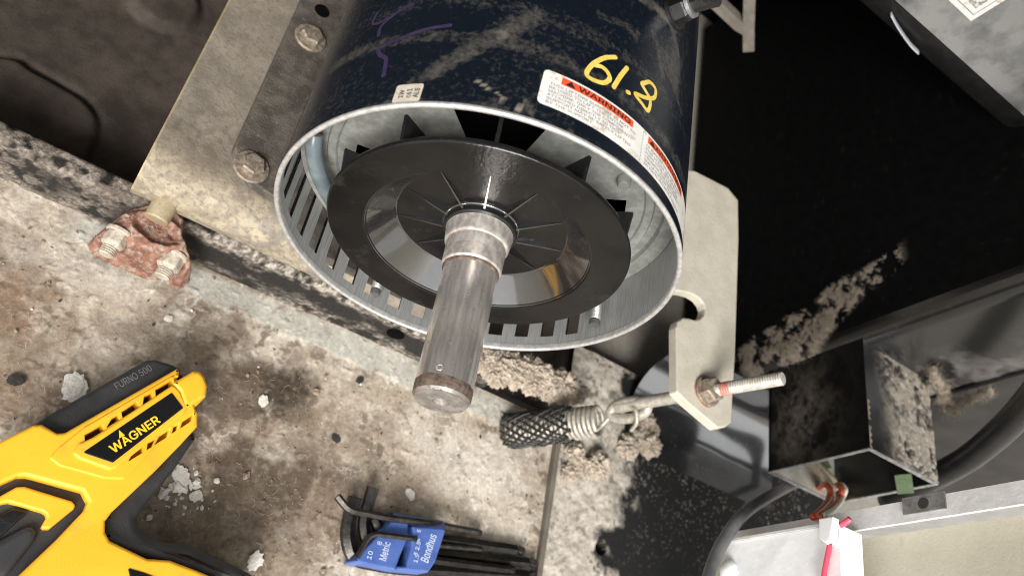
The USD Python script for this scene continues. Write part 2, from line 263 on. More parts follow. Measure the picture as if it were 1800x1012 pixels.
# ------------------------------------------------------------------ the setting: floor pan, rear pan, seam, cabinet
def blob(x, y, c, rx, ry, s=0., rot=0.):
    dx, dy = x-c[0], y-c[1]; cr, sr = math.cos(rot), math.sin(rot); a = (dx*cr+dy*sr)/rx; b = (-dx*sr+dy*cr)/ry
    return np.clip(1.25 - np.sqrt(a*a+b*b) + s, 0, 1)
def floor_tint(x, y):
    p = np.stack([x, y, 0*x], -1)
    w = p + .02*np.stack([fbm(p*30, 3, 11)-.5, fbm(p*30, 3, 12)-.5, 0*x], -1)
    big = fbm(w*16, 4, 1); mid = fbm(w*70, 5, 2); fine = fbm(p*330, 4, 3); veins = np.abs(fbm(w*120, 4, 5)-.5)*2
    c = mixc((.355, .298, .234), (.49, .438, .365), sst(.34, .64, .45*big+.55*mid))
    c = mixc(c, (.55, .50, .43), sst(.56, .72, fine)*.45*sst(.4, .6, mid))
    c = mixc(c, (.20, .155, .115), sst(.50, .68, fbm(w*55, 4, 6))*.5)
    c = mixc(c, (.12, .09, .066), sst(.54, .66, fbm(p*170, 4, 7))*.75*sst(.36, .6, fbm(p*38, 3, 17)))
    c = mixc(c, (.17, .12, .082), sst(.50, .64, fbm(w*26, 4, 18))*.55*sst(.10, .0, x))
    c = mixc(c, (.66, .63, .57), sst(.12, .0, veins)*sst(.5, .62, fbm(p*45, 3, 8))*.5)
    for px, rx, ry, col, amt in (((485, 690), .034, .024, (.06, .045, .033), 1.), ((470, 840), .055, .032, (.10, .074, .054), .95), ((400, 690), .03, .02, (.12, .09, .066), .7), ((25, 545), .020, .024, (.17, .108, .07), .9),
                                 ((300, 690), .03, .02, (.16, .125, .095), .6), ((560, 760), .03, .02, (.22, .175, .13), .6), ((700, 860), .045, .022, (.25, .20, .155), .45),
                                 ((250, 590), .03, .014, (.2, .16, .12), .6), ((420, 930), .05, .03, (.15, .115, .085), .8), ((40, 720), .05, .02, (.22, .16, .115), .6), ((590, 900), .025, .018, (.2, .15, .11), .6)):
        q = onz(px, 0); n = (fbm(p*60+3, 4, int(px[0])) - .5)*1.5
        c = mixc(c, np.array(col), sst(.1, .75, blob(x, y, q, rx, ry, n))*amt*(.55+.45*fine/.5).clip(0, 1))
    for px, rx, ry, amt in (((640, 590), .05, .012, .5), ((790, 800), .05, .03, .45), ((150, 480), .06, .012, .35), ((880, 830), .03, .03, .4), ((600, 500), .05, .006, .3)):
        q = onz(px, 0); n = (fbm(p*60+9, 4, int(px[0])) - .5)*1.2
        c = mixc(c, (.62, .58, .51), sst(.1, .8, blob(x, y, q, rx, ry, n))*amt)
    c = c*(.80+.40*fbm(w*230, 4, 26))[..., None]*(.88+.24*fbm(p*620, 2, 27))[..., None]
    st = sst(.016, .021, y + .004*(fbm(p*80, 3, 21)-.5)*2)*sst(-.19, -.17, x)*sst(.04, .035, y)            # pale sealant strip along the rail
    c = mixc(c, mixc((.50, .505, .46), (.40, .385, .34), fbm(p*90, 4, 22)), st*.75*sst(.30, .5, fbm(p*55, 4, 24)+.1))
    return c
gx, gy = np.meshgrid(np.arange(-.34, .2131, .0008), np.arange(-.27, .0411, .0008), indexing='ij')
pz = np.stack([gx, gy, 0*gx], -1)
hz = .0005*(fbm(pz*75, 4, 31)-.5) + .0008*np.maximum(fbm(pz*190, 3, 32)-.60, 0)*4 + .003*(fbm(pz*14, 2, 33)-.5)
hz += .0008*sst(.016, .02, gy+.004*(fbm(pz*80, 3, 21)-.5)*2)
struct('floor', grid(np.stack([gx, gy, hz], -1)), K['floor'], smooth=True, tint=floor_tint(gx, gy).reshape(-1, 3), label='dirty pale concrete-like floor strewn with grit and stains')
X, Y = np.meshgrid(np.linspace(-3, 3, 61), np.linspace(-3, 3, 61), indexing='ij')
struct('ground', grid(np.stack([X, Y, 0*X-.02], -1)), K['floor'], tint=np.tile((.27, .25, .22), (X.size, 1)), label='ground beyond the cabinet floor')
# floor right of the seam: dust over black paint
gx, gy = np.meshgrid(np.arange(.2195, .56, .0010), np.arange(-.20, .1205, .0010), indexing='ij'); pz = np.stack([gx, gy, 0*gx], -1)
dn = fbm(pz*55, 5, 41); dd = sst(.36, .24, gx + .12*(dn-.5) - .10*sst(-.03, .06, gy)*0)
dd = np.clip(dd*1.2 - 1.0*sst(.225, .350, gx+.07*(dn-.5)) , 0, 1)
dc = mixc((.012, .012, .012), mixc((.30, .265, .215), (.52, .48, .42), fbm(pz*170, 4, 42)), np.clip(dd*1.25*(.55+.8*sst(.30, .55, fbm(pz*260, 5, 43)))-.35*sst(.52, .66, fbm(pz*48, 4, 47)), 0, 1))
dc = mixc(dc, (.26, .23, .19), sst(.66, .74, fbm(pz*520, 3, 44))*.6*sst(-.09, .05, gy)*sst(.3, .6, fbm(pz*40, 3, 46)))
hz = .003*dd*fbm(pz*120, 4, 45)
hz = np.where(np.hypot(gx-onz((1056, 962), 0)[0], gy-onz((1056, 962), 0)[1]) < .0052, -.012, hz)
hc = np.hypot(gx-onz((1056, 962), 0)[0], gy-onz((1056, 962), 0)[1]); dc = np.where((hc < .006)[..., None], (.02, .018, .015), dc)
struct('floor_side', grid(np.stack([gx, gy, hz], -1)), K['floor'], smooth=True, tint=dc.reshape(-1, 3), label='black painted floor sheet under grey dust, right of the seam')
s = obj('seam_strip', hexa(np.array([[.2125, -.26, -.01], [.2185, -.26, -.01], [.2185, .036, -.01], [.2125, .036, -.01]]), np.array([[.2132, -.26, .0045], [.2178, -.26, .0045], [.2178, .036, .0045], [.2132, .036, .0045]])), K['beige'], tint=np.tile((.5, .48, .45), (8, 1)))
props(s, 'narrow dull metal strip standing in the seam of the floor', 'metal strip')
# rear pan with an embossed groove
gx, gy = np.meshgrid(np.arange(-.60, .245, .0025), np.arange(.052, .60, .0025), indexing='ij'); pz = np.stack([gx, gy, 0*gx], -1)
gl = smoothline([onz(p, -.012) for p in ((-80, 95), (20, 100), (60, 122), (110, 150), (150, 175), (174, 205), (178, 235), (168, 268), (150, 300), (130, 330))], 12)[:, :2]
dist, idx = cKDTree(smoothline(np.column_stack([gl, 0*gl[:, 0]]), 10)[:, :2]).query(np.stack([gx, gy], -1).reshape(-1, 2)); dist = dist.reshape(gx.shape)
inside = shapely.contains_xy(Polygon(np.vstack([gl, [[-.6, gl[-1][1]], [-.6, gl[0][1]]]])), gx, gy)
hz = -.012 + np.where(inside, .004*sst(0, .006, dist), 0) - .0035*np.exp(-(dist/.0028)**2) + .0012*(fbm(pz*40, 3, 51)-.5)
bump_c = onz((288, 5), -.012); hz += .007*sst(.030, .022, np.hypot(gx-bump_c[0], gy-bump_c[1]))
struct('rear_pan', grid(np.stack([gx, gy, hz], -1)), K['pan'], smooth=True, label='dark brown pressed metal pan with a curved groove behind the rail')
# the cabinet round the machine
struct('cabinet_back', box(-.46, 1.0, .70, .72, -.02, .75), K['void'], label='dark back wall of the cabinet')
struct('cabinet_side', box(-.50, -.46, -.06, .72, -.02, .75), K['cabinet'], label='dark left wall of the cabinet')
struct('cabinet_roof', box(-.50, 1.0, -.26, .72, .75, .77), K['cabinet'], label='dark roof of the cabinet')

# ------------------------------------------------------------------ front rail: lint-caked angle under the motor
t = thing('front_rail', 'lint-caked dark steel rail running diagonally under the motor', 'rail', (-.1, .045, 0))
prof = np.array([(.0405, -.003), (.0405, .004), (.0405, .030), (.0412, .0375), (.0435, .0400), (.047, .0402), (.052, .0400), (.0545, .0385), (.0552, .034), (.0552, -.012)])
sl = np.r_[0, np.cumsum(np.linalg.norm(np.diff(prof, axis=0), axis=1))]; su = np.linspace(0, sl[-1], 75)
pf = np.stack([np.interp(su, sl, prof[:, k]) for k in (0, 1)], 1)
xs = np.arange(-.40, .135, .0009); GX, GS = np.meshgrid(xs, np.arange(len(su)), indexing='ij')
P = np.stack([GX, pf[GS, 0], pf[GS, 1]], -1)
fz = fbm(P*150, 5, 61); fz2 = fbm(P*45, 4, 62); lum = np.clip((fz-.45)*4+.5*(fz2-.45)*4, 0, 1)
topness = sst(.030, .039, P[..., 2])
lint = np.clip(.25 + 1.1*(fz2-.42)*2 + .55*topness + .9*sst(-.1, -.22, GX)*.35 - .42*sst(.012, .026, P[..., 2])*(1-topness)*sst(-.13, -.05, GX), 0, 1)*sst(.40, .52, fz+.10*topness)
P[..., 1] -= .0022*lint*fz*(1-topness*.8); P[..., 2] += .0030*lint*fz*topness
rc = mixc((.022, .019, .017), mixc((.13, .105, .086), mixc((.27, .235, .2), (.46, .42, .36), sst(-.16, -.05, GX)), sst(.4, .66, fbm(P*420, 3, 63))), lint)
obj('channel', grid(P), K['rail'], t, smooth=True, tint=rc.reshape(-1, 3))
q = ony((695, 588), .0395); obj('bolt_hole', lathe([(0, 0), (.0062, 0), (.0068, -.0004), (.0068, .002)], 24, q+[0, .0004, 0], (0, 1, 0)), K['void'], t)

# ------------------------------------------------------------------ motor base (beige channel), mounting foot with bolts
t = thing('motor_base', 'dusty beige folded steel base plate left of the motor', 'base plate', (-.13, .1, .09))
x0, x1 = -.158, .085
pf = [(.42, .0905), (.10, .0905), (.06, .0905)] + [(.0563-.022*math.sin(a), .0685+.022*math.cos(a)) for a in np.linspace(0, pi*.62, 22)] + [(.041, .052), (.056, .050)]
sl = np.r_[0, np.cumsum(np.linalg.norm(np.diff(np.array(pf), axis=0), axis=1))]; su = np.unique(np.r_[sl, np.linspace(0, sl[-1], 260)])
pfd = np.stack([np.interp(su, sl, np.array(pf)[:, k]) for k in (0, 1)], 1)
xs = np.unique(np.r_[np.linspace(x0, x1, 160), x0+.0006, x0+.0015]); GX, GS = np.meshgrid(xs, np.arange(len(su)), indexing='ij')
P = np.stack([GX, pfd[GS, 0], pfd[GS, 1]], -1)
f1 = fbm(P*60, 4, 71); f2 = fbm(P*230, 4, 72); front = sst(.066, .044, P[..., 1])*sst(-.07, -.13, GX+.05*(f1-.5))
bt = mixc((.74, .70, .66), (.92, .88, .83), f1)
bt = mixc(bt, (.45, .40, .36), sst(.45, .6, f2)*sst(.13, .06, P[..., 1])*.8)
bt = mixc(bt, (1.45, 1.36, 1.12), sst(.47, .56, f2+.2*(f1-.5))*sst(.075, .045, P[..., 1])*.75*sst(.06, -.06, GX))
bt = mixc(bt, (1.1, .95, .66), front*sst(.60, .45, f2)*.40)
v, f = grid(P); ends = []
fr = prism(rounded([(.0348, .0525), (.42, .0525), (.42, .0525)][:2] + [(.42, .09), (.045, .09), (.0348, .080)], .0005), 0, 1) if False else None
obj('plate', (v, f), K['beige'], t, smooth=True, tint=bt.reshape(-1, 3))
side = prism(rounded([(.0345, .0665), (.040, .053), (.42, .0525), (.42, .0903), (.056, .0903), (.0445, .087), (.037, .079)], .0004), 0, .0018, .0006)
sv, sf = vf(side); obj('side_wall', (np.column_stack([x0 - .0012 + sv[:, 2], sv[:, 0], sv[:, 1]]), sf), K['beigeplain'], t, smooth=30)
q = onz((295, 338), .074); obj('bush', lathe([(0, 0), (.0075, 0), (.0075, .015), (.0068, .016), (0, .016)], 24, (q[0]+.002, .040, .066), (-.05, -1, -.25)), K['beigeplain'], t, smooth=30)

t = thing('mounting_foot', 'dark grimy mounting plate bolted between the beige base and the motor', 'plate', (-.1, .1, .1))
obj('foot_plate', prism(rounded([(-.1185, .072), (-.102, .056), (-.078, .052), (-.060, .030), (.02, .030), (.02, .42), (-.1185, .42)], .006), .0925, .1, .0012), K['foot'], t, smooth=30)
for p, dz in (((549, 62), .1), ((445, 289), .1)):
    q = onz(p, dz+.004)
    b = obj('hex_bolt', hexbolt((q[0], q[1], .1003), (.0, .0, 1), .0078, .0062, .0, .0018, ph=.3 if p[1] > 100 else .75), K['bolt'], t, smooth=25)
    obj('washer', lathe([(0, 0), (.0112, 0), (.0112, .0012), (.0106, .0018), (0, .0018)], 36, (q[0], q[1], .1), (0, 0, 1)), K['bolt'], b, smooth=30)
q = onz((566, 20), .1); obj('bolt_hole', lathe([(0, .0003), (.005, .0003), (.0056, .0)], 20, (q[0], q[1], .1003), (0, 0, 1)), K['void'], t)

# ------------------------------------------------------------------ the motor
motor = thing('electric_motor', 'navy painted electric motor with open fan end and warning label', 'motor', (0, .1, H))
R = .105
slots = [(-23.6-9.32*k) for k in range(17)]; SW, Y0, Y1 = 4.7, .0085, .046
angs = np.unique(np.round(np.r_[np.arange(-180, 180, .75), [s+d for s in slots for d in (-SW/2, -SW/2+.35, SW/2-.35, SW/2)]], 3)); angs = angs[(angs >= -180) & (angs < 180)]
keep = [angs[0]]
for a in angs[1:]:
    if a-keep[-1] > .12: keep.append(a)
angs = np.array(keep)
ys = np.unique(np.round(np.r_[0, .0015, .004, Y0, Y0+.0006, Y1-.0006, Y1, np.arange(.01, .33, .0016)], 5))
A, YY = np.meshgrid(angs, ys, indexing='ij'); Pout = cyl(A, YY, R); n, m = A.shape
v, f = grid(Pout, closed_u=True)
am = (np.roll(angs, -1)+angs)/2; am[-1] = (angs[-1]+180)/2; ym = (ys[1:]+ys[:-1])/2
insl = np.zeros((n, m-1), bool)
for s in slots: insl |= (np.abs(((am-s+180) % 360)-180) < SW/2)[:, None] & ((ym > Y0) & (ym < Y1))[None]
f = f.reshape(n, m-1, 4)[~insl]
vin = cyl(A, YY, R-.0019).reshape(-1, 3)
e = np.vstack([f[:, [i, (i+1) % 4]] for i in range(4)]); key = np.sort(e, 1); u, ix, ct = np.unique(key, axis=0, return_index=True, return_counts=True); be = e[ix[ct == 1]]
walls = np.column_stack([be[:, 1], be[:, 0], be[:, 0]+len(v), be[:, 1]+len(v)])
# dust and scuffs on the paint
pn = Pout; u1 = fbm(pn*np.array([60, 35, 60]), 5, 81); u2 = fbm(pn*260, 4, 82); u3 = fbm(pn*22, 3, 83)
def streak(p0, p1, w, amt, sharp=.5):
    a = np.array([oncyl(p, R) for p in (p0, p1)]); q = np.stack([np.radians(A)*R, YY], -1); a0 = np.array([np.radians(a[0][0])*R, a[0][1]]); a1 = np.array([np.radians(a[1][0])*R, a[1][1]])
    d = a1-a0; tt = np.clip(((q-a0)@d)/(d@d), 0, 1); dd = np.linalg.norm(q-(a0+tt[..., None]*d), axis=-1); return amt*sst(w, w*(1-sharp), dd)
dust = .12*sst(.5, .72, u1)+.06*sst(.45, .7, u3)
def streak(p0, p1, w, amt, sharp=.5):
    a = np.array([oncyl(p, R) for p in (p0, p1)]); q = np.stack([np.radians(A)*R, YY], -1); a0 = np.array([np.radians(a[0][0])*R, a[0][1]]); a1 = np.array([np.radians(a[1][0])*R, a[1][1]])
    d = a1-a0; tt = np.clip(((q-a0)@d)/(d@d), 0, 1); dd = np.linalg.norm(q-(a0+tt[..., None]*d), axis=-1); return amt*sst(w, w*(1-sharp), dd)
dust = sst(.60, .78, u1)*.35 + .14*sst(.4, .7, u3) + .5*sst(.7, .78, u2)*.3
tex = .55+.6*sst(.40, .62, .6*u1+.4*u2)
for a in (((720, 150), (760, 128), .006, .5), ((760, 128), (880, 60), .0085, .75), ((870, 66), (945, 25), .011, .42), ((940, 25), (1010, 55), .010, .36), ((860, 72), (985, 92), .006, .35), ((1120, -10), (1185, 45), .0060, .8), ((1175, 30), (1192, 95), .0042, .62), ((1150, 60), (1165, 130), .004, .42), ((1170, 120), (1198, 200), .004, .35),
          ((1060, 30), (1120, 60), .006, .35), ((1190, 200), (1205, 250), .003, .3), ((540, 170), (640, 40), .010, .22), ((500, 285), (640, 195), .0045, .55), ((520, 230), (585, 120), .007, .42)):
    dust = np.maximum(dust, streak(*a, .85)*tex)
for a in (((838, 141), (858, 155), .0008, .8), ((858, 155), (886, 173), .00035, .6), ((886, 173), (912, 192), .0009, .75), ((928, 178), (934, 200), .0022, .6), ((1001, 232), (1012, 246), .001, .5), ((990, 128), (1010, 140), .0004, .2)):
    dust = np.maximum(dust, streak(*a, .4)*(.5+.5*sst(.4, .5, u2)))
for a in (((838, 141), (858, 155), .0008, 1.6), ((858, 155), (886, 173), .00035, 1.4), ((886, 173), (912, 192), .0009, 1.6)): dust = np.maximum(dust, streak(*a, .3))
scol = np.stack([np.clip(dust, 0, 2), np.full(dust.shape, .62), 0*dust], -1)
tint = np.vstack([scol.reshape(-1, 3), np.tile((0, 0, .9), (len(vin), 1))])
nn = np.vstack([Pout.reshape(-1, 3)-np.column_stack([np.zeros(len(v)), v[:, 1], np.full(len(v), H)])]*2); nn /= np.linalg.norm(nn, axis=1)[:, None]
sh = obj('shell', (np.vstack([v, vin]), np.vstack([f, walls])[:, ::-1]), K['navy'], motor, tint=tint, normals=nn)
lv = cyl(A, YY, R-.00195); lf = grid(lv, closed_u=True)[1].reshape(n, m-1, 4)[~insl][:, ::-1]
lv = lv.reshape(-1, 3); sel = (lv[lf[:, 0], 1] < .2); li = obj('inner_wall', (lv, lf[sel]), K['brushed'], motor, smooth=True)
obj('rim', lathe([(R-.0021, .0030), (R-.0023, .0003), (R-.0016, -.0007), (R-.0006, -.0008), (R+.0003, -.0003), (R+.0004, .0008), (R+.0001, .0014)], 240), K['rim'], motor, smooth=True)
# end bell with windows and pressed rings behind the fan
ym_ = .040; rr = np.array([.026, .030, .062, .074, .0835, .0845, .0860, .0885, .0895, .0915, .094, .0952, .0968, .1002, .1029]); hh_ = np.array([0, 0, 0, 0, 0, -.0012, -.0016, -.0016, .0004, .0006, .0006, -.002, -.0026, -.0026, -.003])
aa = np.arange(0, 360, 1.5); A2, Ri = np.meshgrid(aa, np.arange(len(rr)), indexing='ij'); P = cyl(A2, ym_+hh_[Ri], 1.0); P = np.stack([rr[Ri]*np.cos(np.radians(A2)), ym_+hh_[Ri], H+rr[Ri]*np.sin(np.radians(A2))], -1)
v, f = grid(P, closed_u=True); f = f.reshape(len(aa), len(rr)-1, 4)
win = np.zeros(f.shape[:2], bool)
for c, w in ((118, 44), (30, 20), (-60, 60), (-150, 30)): win |= (np.abs(((aa+.75-c+180) % 360)-180) < w/2)[:, None] & ((rr[:-1] >= .029) & (rr[:-1] < .073))[None]
bell = obj('end_bell', (v, f[~win]), K['bell'], motor, smooth=25)
obj('bell_interior', lathe([(.0, .075), (.1029, .075)], 48), K['void'], motor)
for p in ((1097, 322),): q = ony(p, .036); obj('bell_screw', lathe([(0, -.0022), (.0028, -.002), (.0036, -.0008), (.0036, .004)], 24, q, (0, 1, 0)), K['bell'], motor, smooth=40)
# fan on the shaft
fan = obj('cooling_fan', lathe([(.0792, .0062), (.0797, .0050), (.0793, .0036), (.0786, .0030), (.0603, .0022), (.0597, .0026), (.0594, .0034), (.0590, .0036), (.0586, .0040)], 180), K['fan'], motor, smooth=35)
obj('fan_cone', lathe([(.0596, .0031), (.0590, .0037), (.0472, .0150), (.0464, .0160), (.0455, .0165)], 180), K['wetfan'], fan, smooth=35)
obj('fan_web', lathe([(.0457, .0165), (.0200, .0160)], 120), K['fan'], fan, smooth=True)
obj('fan_hub', lathe([(.0202, .0165), (.0198, .0160), (.0197, .0120), (.0192, .0113), (.0180, .0112), (.0178, .014)], 72), K['black'], fan, smooth=30)
obj('hub_bead', lathe([(.0198+.0011*math.cos(a), .0158+.0009*math.sin(a)) for a in np.linspace(-pi, 0.3, 9)], 96), K['wetfan'], fan, smooth=True)
for k in range(11):
    a = 116.4+360/11*k; ca, sa = math.cos(math.radians(a)), math.sin(math.radians(a)); w = np.array([-sa, 0, ca])*.00055; c0 = np.array([0, 0, H])
    pt = lambda r, y: c0+np.array([r*ca, y, r*sa])
    a_, b_, c_ = pt(.0196, .0165), pt(.0200, .0128), pt(.0448, .0161)
    vv = np.array([a_-w*1.1, b_-w*1.1, c_-w*.3, a_+w*1.1, b_+w*1.1, c_+w*.3]); obj('rib', (vv, np.array([[0, 1, 2], [5, 4, 3], [1, 4, 5], [1, 5, 2]])), K['wetfan'], fan)
for k in range(11):
    a = 116.5+360/11*k; ca, sa = math.cos(math.radians(a)), math.sin(math.radians(a)); w = np.array([-sa, 0, ca])*.0009; c0 = np.array([0, 0, H])
    q4 = np.array([c0+np.array([r*ca, y, r*sa]) for r, y in ((.0606, .0045), (.0782, .0045), (.0805, .0205), (.0475, .0235))]); obj('blade', hexa(q4-w, q4+w), K['black'], fan)
# shaft
prof = [(.0150, .030), (.0150, .0135), (.0176, .0130), (.0182, .0122), (.0182, .0114), (.0178, .0108), (.0174, .0060), (.0172, .0045)]
obj('shaft_collar', lathe(prof + [(.0171, .0034), (.0166, .0026), (.0158, .0022)], 96), K['steel'], motor, smooth=30)
sm = obj('shaft_step', lathe([(.0158, .0024), (.0157, -.0035), (.01555, -.004), (.01555, -.0048), (.0157, -.0053), (.0156, -.0118), (.0150, -.0128), (.0143, -.0130)], 96), K['steel'], motor, smooth=30)
obj('grease_ring', lathe([(.0146, -.0123), (.0149, -.0131), (.0146, -.0142), (.0139, -.0146)], 96), K['shaftrust'], motor, smooth=True)
obj('shaft', lathe([(.0140, -.012), (.0140, -.0785)], 128), K['shaft'], motor, smooth=True)
aa = np.arange(128); edge = -.0788 + .0016*(fbm(np.stack([np.cos(aa*2*pi/128)*3, np.sin(aa*2*pi/128)*3, 0*aa], -1), 4, 91)-.3)
P = np.stack([cyl(aa*360/128, y_, r_) for r_, y_ in ((.01404, edge+.0005), (.01408, edge*0-.0805), (.0139, edge*0-.0835), (.0128, edge*0-.0853))])
obj('rust_band', grid(P, closed_v=True), K['shaftrust'], motor, smooth=True)
obj('shaft_end', lathe([(.0137, -.0840), (.0128, -.0855), (.0128, -.0857), (.0042, -.0857), (.0040, -.0851), (.0022, -.0838), (.0019, -.0836), (.0012, -.0815), (0, -.0812)], 72), K['shaftend'], motor, smooth=25)
a_, y_ = oncyl((773, 645), .014); qn = np.array([math.cos(math.radians(a_)), 0, math.sin(math.radians(a_))])
obj('setscrew_dimple', lathe([(.0011, 0), (.0014, .0002), (.0017, .0001), (.0017, -.0004)], 24, cyl(np.array(a_), y_, .014), qn), K['steel'], motor, smooth=True)
obj('setscrew_dimple', lathe([(0, .0001), (.0010, .0001), (.0010, -.0004)], 24, cyl(np.array(a_), y_, .014), qn), K['shaft'], motor)
# through-bolt ends inside the rim
for p, r_ in (((664, 500), .0975), ((1046, 560), .0972)):
    d = ray(*p); o = CAM-[0, 0, H]; a = d[0]**2+d[2]**2; b = 2*(o[0]*d[0]+o[2]*d[2]); c = o[0]**2+o[2]**2-r_**2; T_ = (-b+(b*b-4*a*c)**.5)/2/a; q = CAM+T_*d
    s_ = obj('through_bolt', threads((q[0], .036, q[2]), (0, -1, 0), .0034, .026, .0011), K['zinc'], motor, smooth=False)
    obj('bolt_tip', lathe([(.0033, .0262), (.0029, .0290), (0, .0292)], 20, (q[0], .036, q[2]), (0, -1, 0)), K['hose'], s_, smooth=30)
# lead-wire sleeve
obj('wire_sleeve', tube(smoothline([ony(p, y_) for p, y_ in (((553, 236), .034), ((551, 258), .030), ((556, 290), .027), ((566, 318), .026), ((580, 345), .028), ((600, 372), .032))], 8), .0045, 14), look('sleeve', (.10, .13, .145), (.16, .19, .2), .32, scale=80), motor, smooth=True)
# wrap flat artwork round the shell
def wrap(m, ang0, y0, r, tilt=0.):
    v, f = vf(m); c, s = math.cos(tilt), math.sin(tilt); x = v[:, 0]*c-v[:, 1]*s; y = v[:, 0]*s+v[:, 1]*c
    return cat_((cyl(ang0-np.degrees(x/R), y0+y, r+v[:, 2]), f))
def fine_plate(w, h, rad, th=.00012, n=60):
    xs = np.linspace(0, w, n); top = lambda x: 0
    def half(x):
        d = np.minimum(x, w-x); return np.where(d < rad, rad-np.sqrt(np.maximum(rad**2-(rad-d)**2, 0)), 0)
    xs = np.unique(np.r_[xs, np.linspace(0, rad, 8), w-np.linspace(0, rad, 8)]); c = half(xs)
    P = np.stack([np.column_stack([xs, c, 0*xs+th]), np.column_stack([xs, h-c, 0*xs+th])], 1); return grid(P)
LA, LY, LT = 109.3, .0108, -.0
LW = math.radians(109.3-46)*R; LH = .0203
lab = obj('warning_label', wrap(fine_plate(LW, LH, .0025), LA, LY, R, -.035), K['paper'], motor, smooth=True, label='white warning label with orange header strips')
T = lambda m, mat, nm='lettering', lift=.00016: obj(nm, wrap(m, LA, LY, R+lift, -.035), mat, lab)
def at2(m, x, y): m = m.copy(); m.apply_translation((x, y, 0)); return m
def strip(x0, x1, y0, y1, th=.00001):
    xs = np.linspace(x0, x1, 24); return cat_(grid(np.stack([np.column_stack([xs, 0*xs+y0, 0*xs+th]), np.column_stack([xs, 0*xs+y1, 0*xs+th])], 1)))
def squeeze(m, w):
    m = m.copy(); b = m.bounds; m.apply_transform(np.diag([w/(b[1][0]-b[0][0]), 1, 1, 1])); return m
T(strip(.0085, .0475, .0150, .0192), K['orange'], 'header_strip'); T(strip(.0585, .0985, .0150, .0192), K['orange'], 'header_strip')
for x, w, s in ((.0165, .029, 'WARNING'), (.0645, .033, 'AVERTISSEMENT')):
    T(at2(squeeze(meshkit.text_mesh(s, .0028, .00003, bold=True), w), x, .0157), K['ink'], lift=.00026)
for x in (.0107, .0598): T(cat_((np.array([[x-.0002, .0155, 0], [x+.0046, .0155, 0], [x+.0022, .0188, 0]]), np.array([[0, 1, 2]]))), K['ink'], 'warning_triangle', .00028)
L1 = [('THIS LIFTING SUPPORT IS NOT TO', .046), ('BE USED TO LIFT THE ENTIRE', .0385), ('MACHINE. ONLY THE COMPONENT', .043), ('ATTACHED DIRECTLY TO THIS', .037), ('SUPPORT MAY BE SAFELY LIFTED', .044), ('BY THE SUPPORT.', .023)]
L2 = ['CE SUPPORT DE LEVAGE NE DOIT', 'ETRE UTILISE QUE POUR LE', 'POIDS TOTAL DE LA MACHINE', "L'ELEMENT FIXE DIRECTEMENT", 'SUR LE SUPPORT PEUT', 'EN TOUTE SECURITE ETRE LEVE']
for i, (s, w) in enumerate(L1): T(at2(squeeze(meshkit.text_mesh(s, .00145, .00002, bold=True), w), .0035, .0123-.00215*i), K['greyink'], lift=.0002)
for i, s in enumerate(L2): T(at2(squeeze(meshkit.text_mesh(s, .00135, .00002, bold=True), .0012*len(s)+.004), .0575, .0123-.00215*i), K['greyink'], lift=.0002)
for i in range(9): T(strip(.0545, .0548, .0012+.0020*i, .0027+.0020*i), K['greyink'], 'divider_dash', .0002)
# paint-pen marks
def pen(pts, w, mat, name, n=8, close=False):
    q = smoothline([(px, py, 0) for px, py in pts], n)[:, :2]; a = np.array([oncyl(p, R) for p in q])
    f_ = np.column_stack([np.radians(-a[:, 0])*R, a[:, 1]]); d_ = np.gradient(f_, axis=0); d_ /= np.linalg.norm(d_, axis=1)[:, None]; n_ = np.stack([-d_[:, 1], d_[:, 0]], 1)
    cap = [math.sin(t_) for t_ in np.linspace(.3, pi/2, 4)]; cb = [1-math.cos(t_) for t_ in np.linspace(.3, pi/2, 4)]
    f_ = np.vstack([f_[0]-d_[0]*w/2*(1-np.array(cb)[:, None]), f_, f_[-1]+d_[-1]*w/2*(1-np.array(cb)[::-1, None])]); n_ = np.vstack([np.repeat(n_[:1], 4, 0), n_, np.repeat(n_[-1:], 4, 0)])
    hw = w/2*np.r_[cap, np.ones(len(f_)-8), cap[::-1]]*(1+.16*(fbm(np.column_stack([f_*900, 0*f_[:, 0]]), 2, int(pts[0][0]))-.5)); k_ = np.linspace(-1, 1, 4)
    Q = f_[:, None]+n_[:, None]*(hw[:, None]*k_[None])[..., None]; lift = .00008+.00008*np.arange(len(f_))/len(f_)
    return obj(name, grid(cyl(-np.degrees(Q[..., 0]/R), Q[..., 1], R+lift[:, None])), mat, motor)
c2 = lambda *ps: [(600+x/2.993, y/2.993) for x, y in ps]
pen(c2((1442, 302), (1385, 306), (1325, 338), (1290, 385), (1312, 415), (1375, 437), (1410, 418), (1402, 385), (1372, 355), (1335, 345)), .0024, K['yellowmark'], 'painted_digit')
pen(c2((1503, 358), (1466, 405), (1432, 460)), .0024, K['yellowmark'], 'painted_digit')
pen(c2((1505, 486), (1512, 489)), .0024, K['yellowmark'], 'painted_dot')
pen(c2((1590, 440), (1622, 433), (1652, 470), (1645, 515), (1600, 515), (1545, 495), (1580, 545), (1612, 583), (1625, 530), (1600, 480), (1580, 445), (1592, 437)), .0022, K['yellowmark'], 'painted_digit')
pen(c2((375, 25), (300, 65), (240, 110), (205, 150), (197, 190)), .0020, K['purple'], 'marker_scribble'); pen(c2((190, 70), (165, 125), (205, 120), (245, 95)), .0018, K['purple'], 'marker_scribble')
pen(c2((572, 135), (450, 155), (310, 205), (190, 258)), .0022, K['purple'], 'marker_scribble'); pen(c2((190, 258), (205, 290), (235, 310), (232, 350), (222, 400)), .0022, K['purple'], 'marker_scribble')
a0 = oncyl((688, 183), R); a1 = oncyl((736, 180), R); stw = math.radians(a0[0]-a1[0])*R
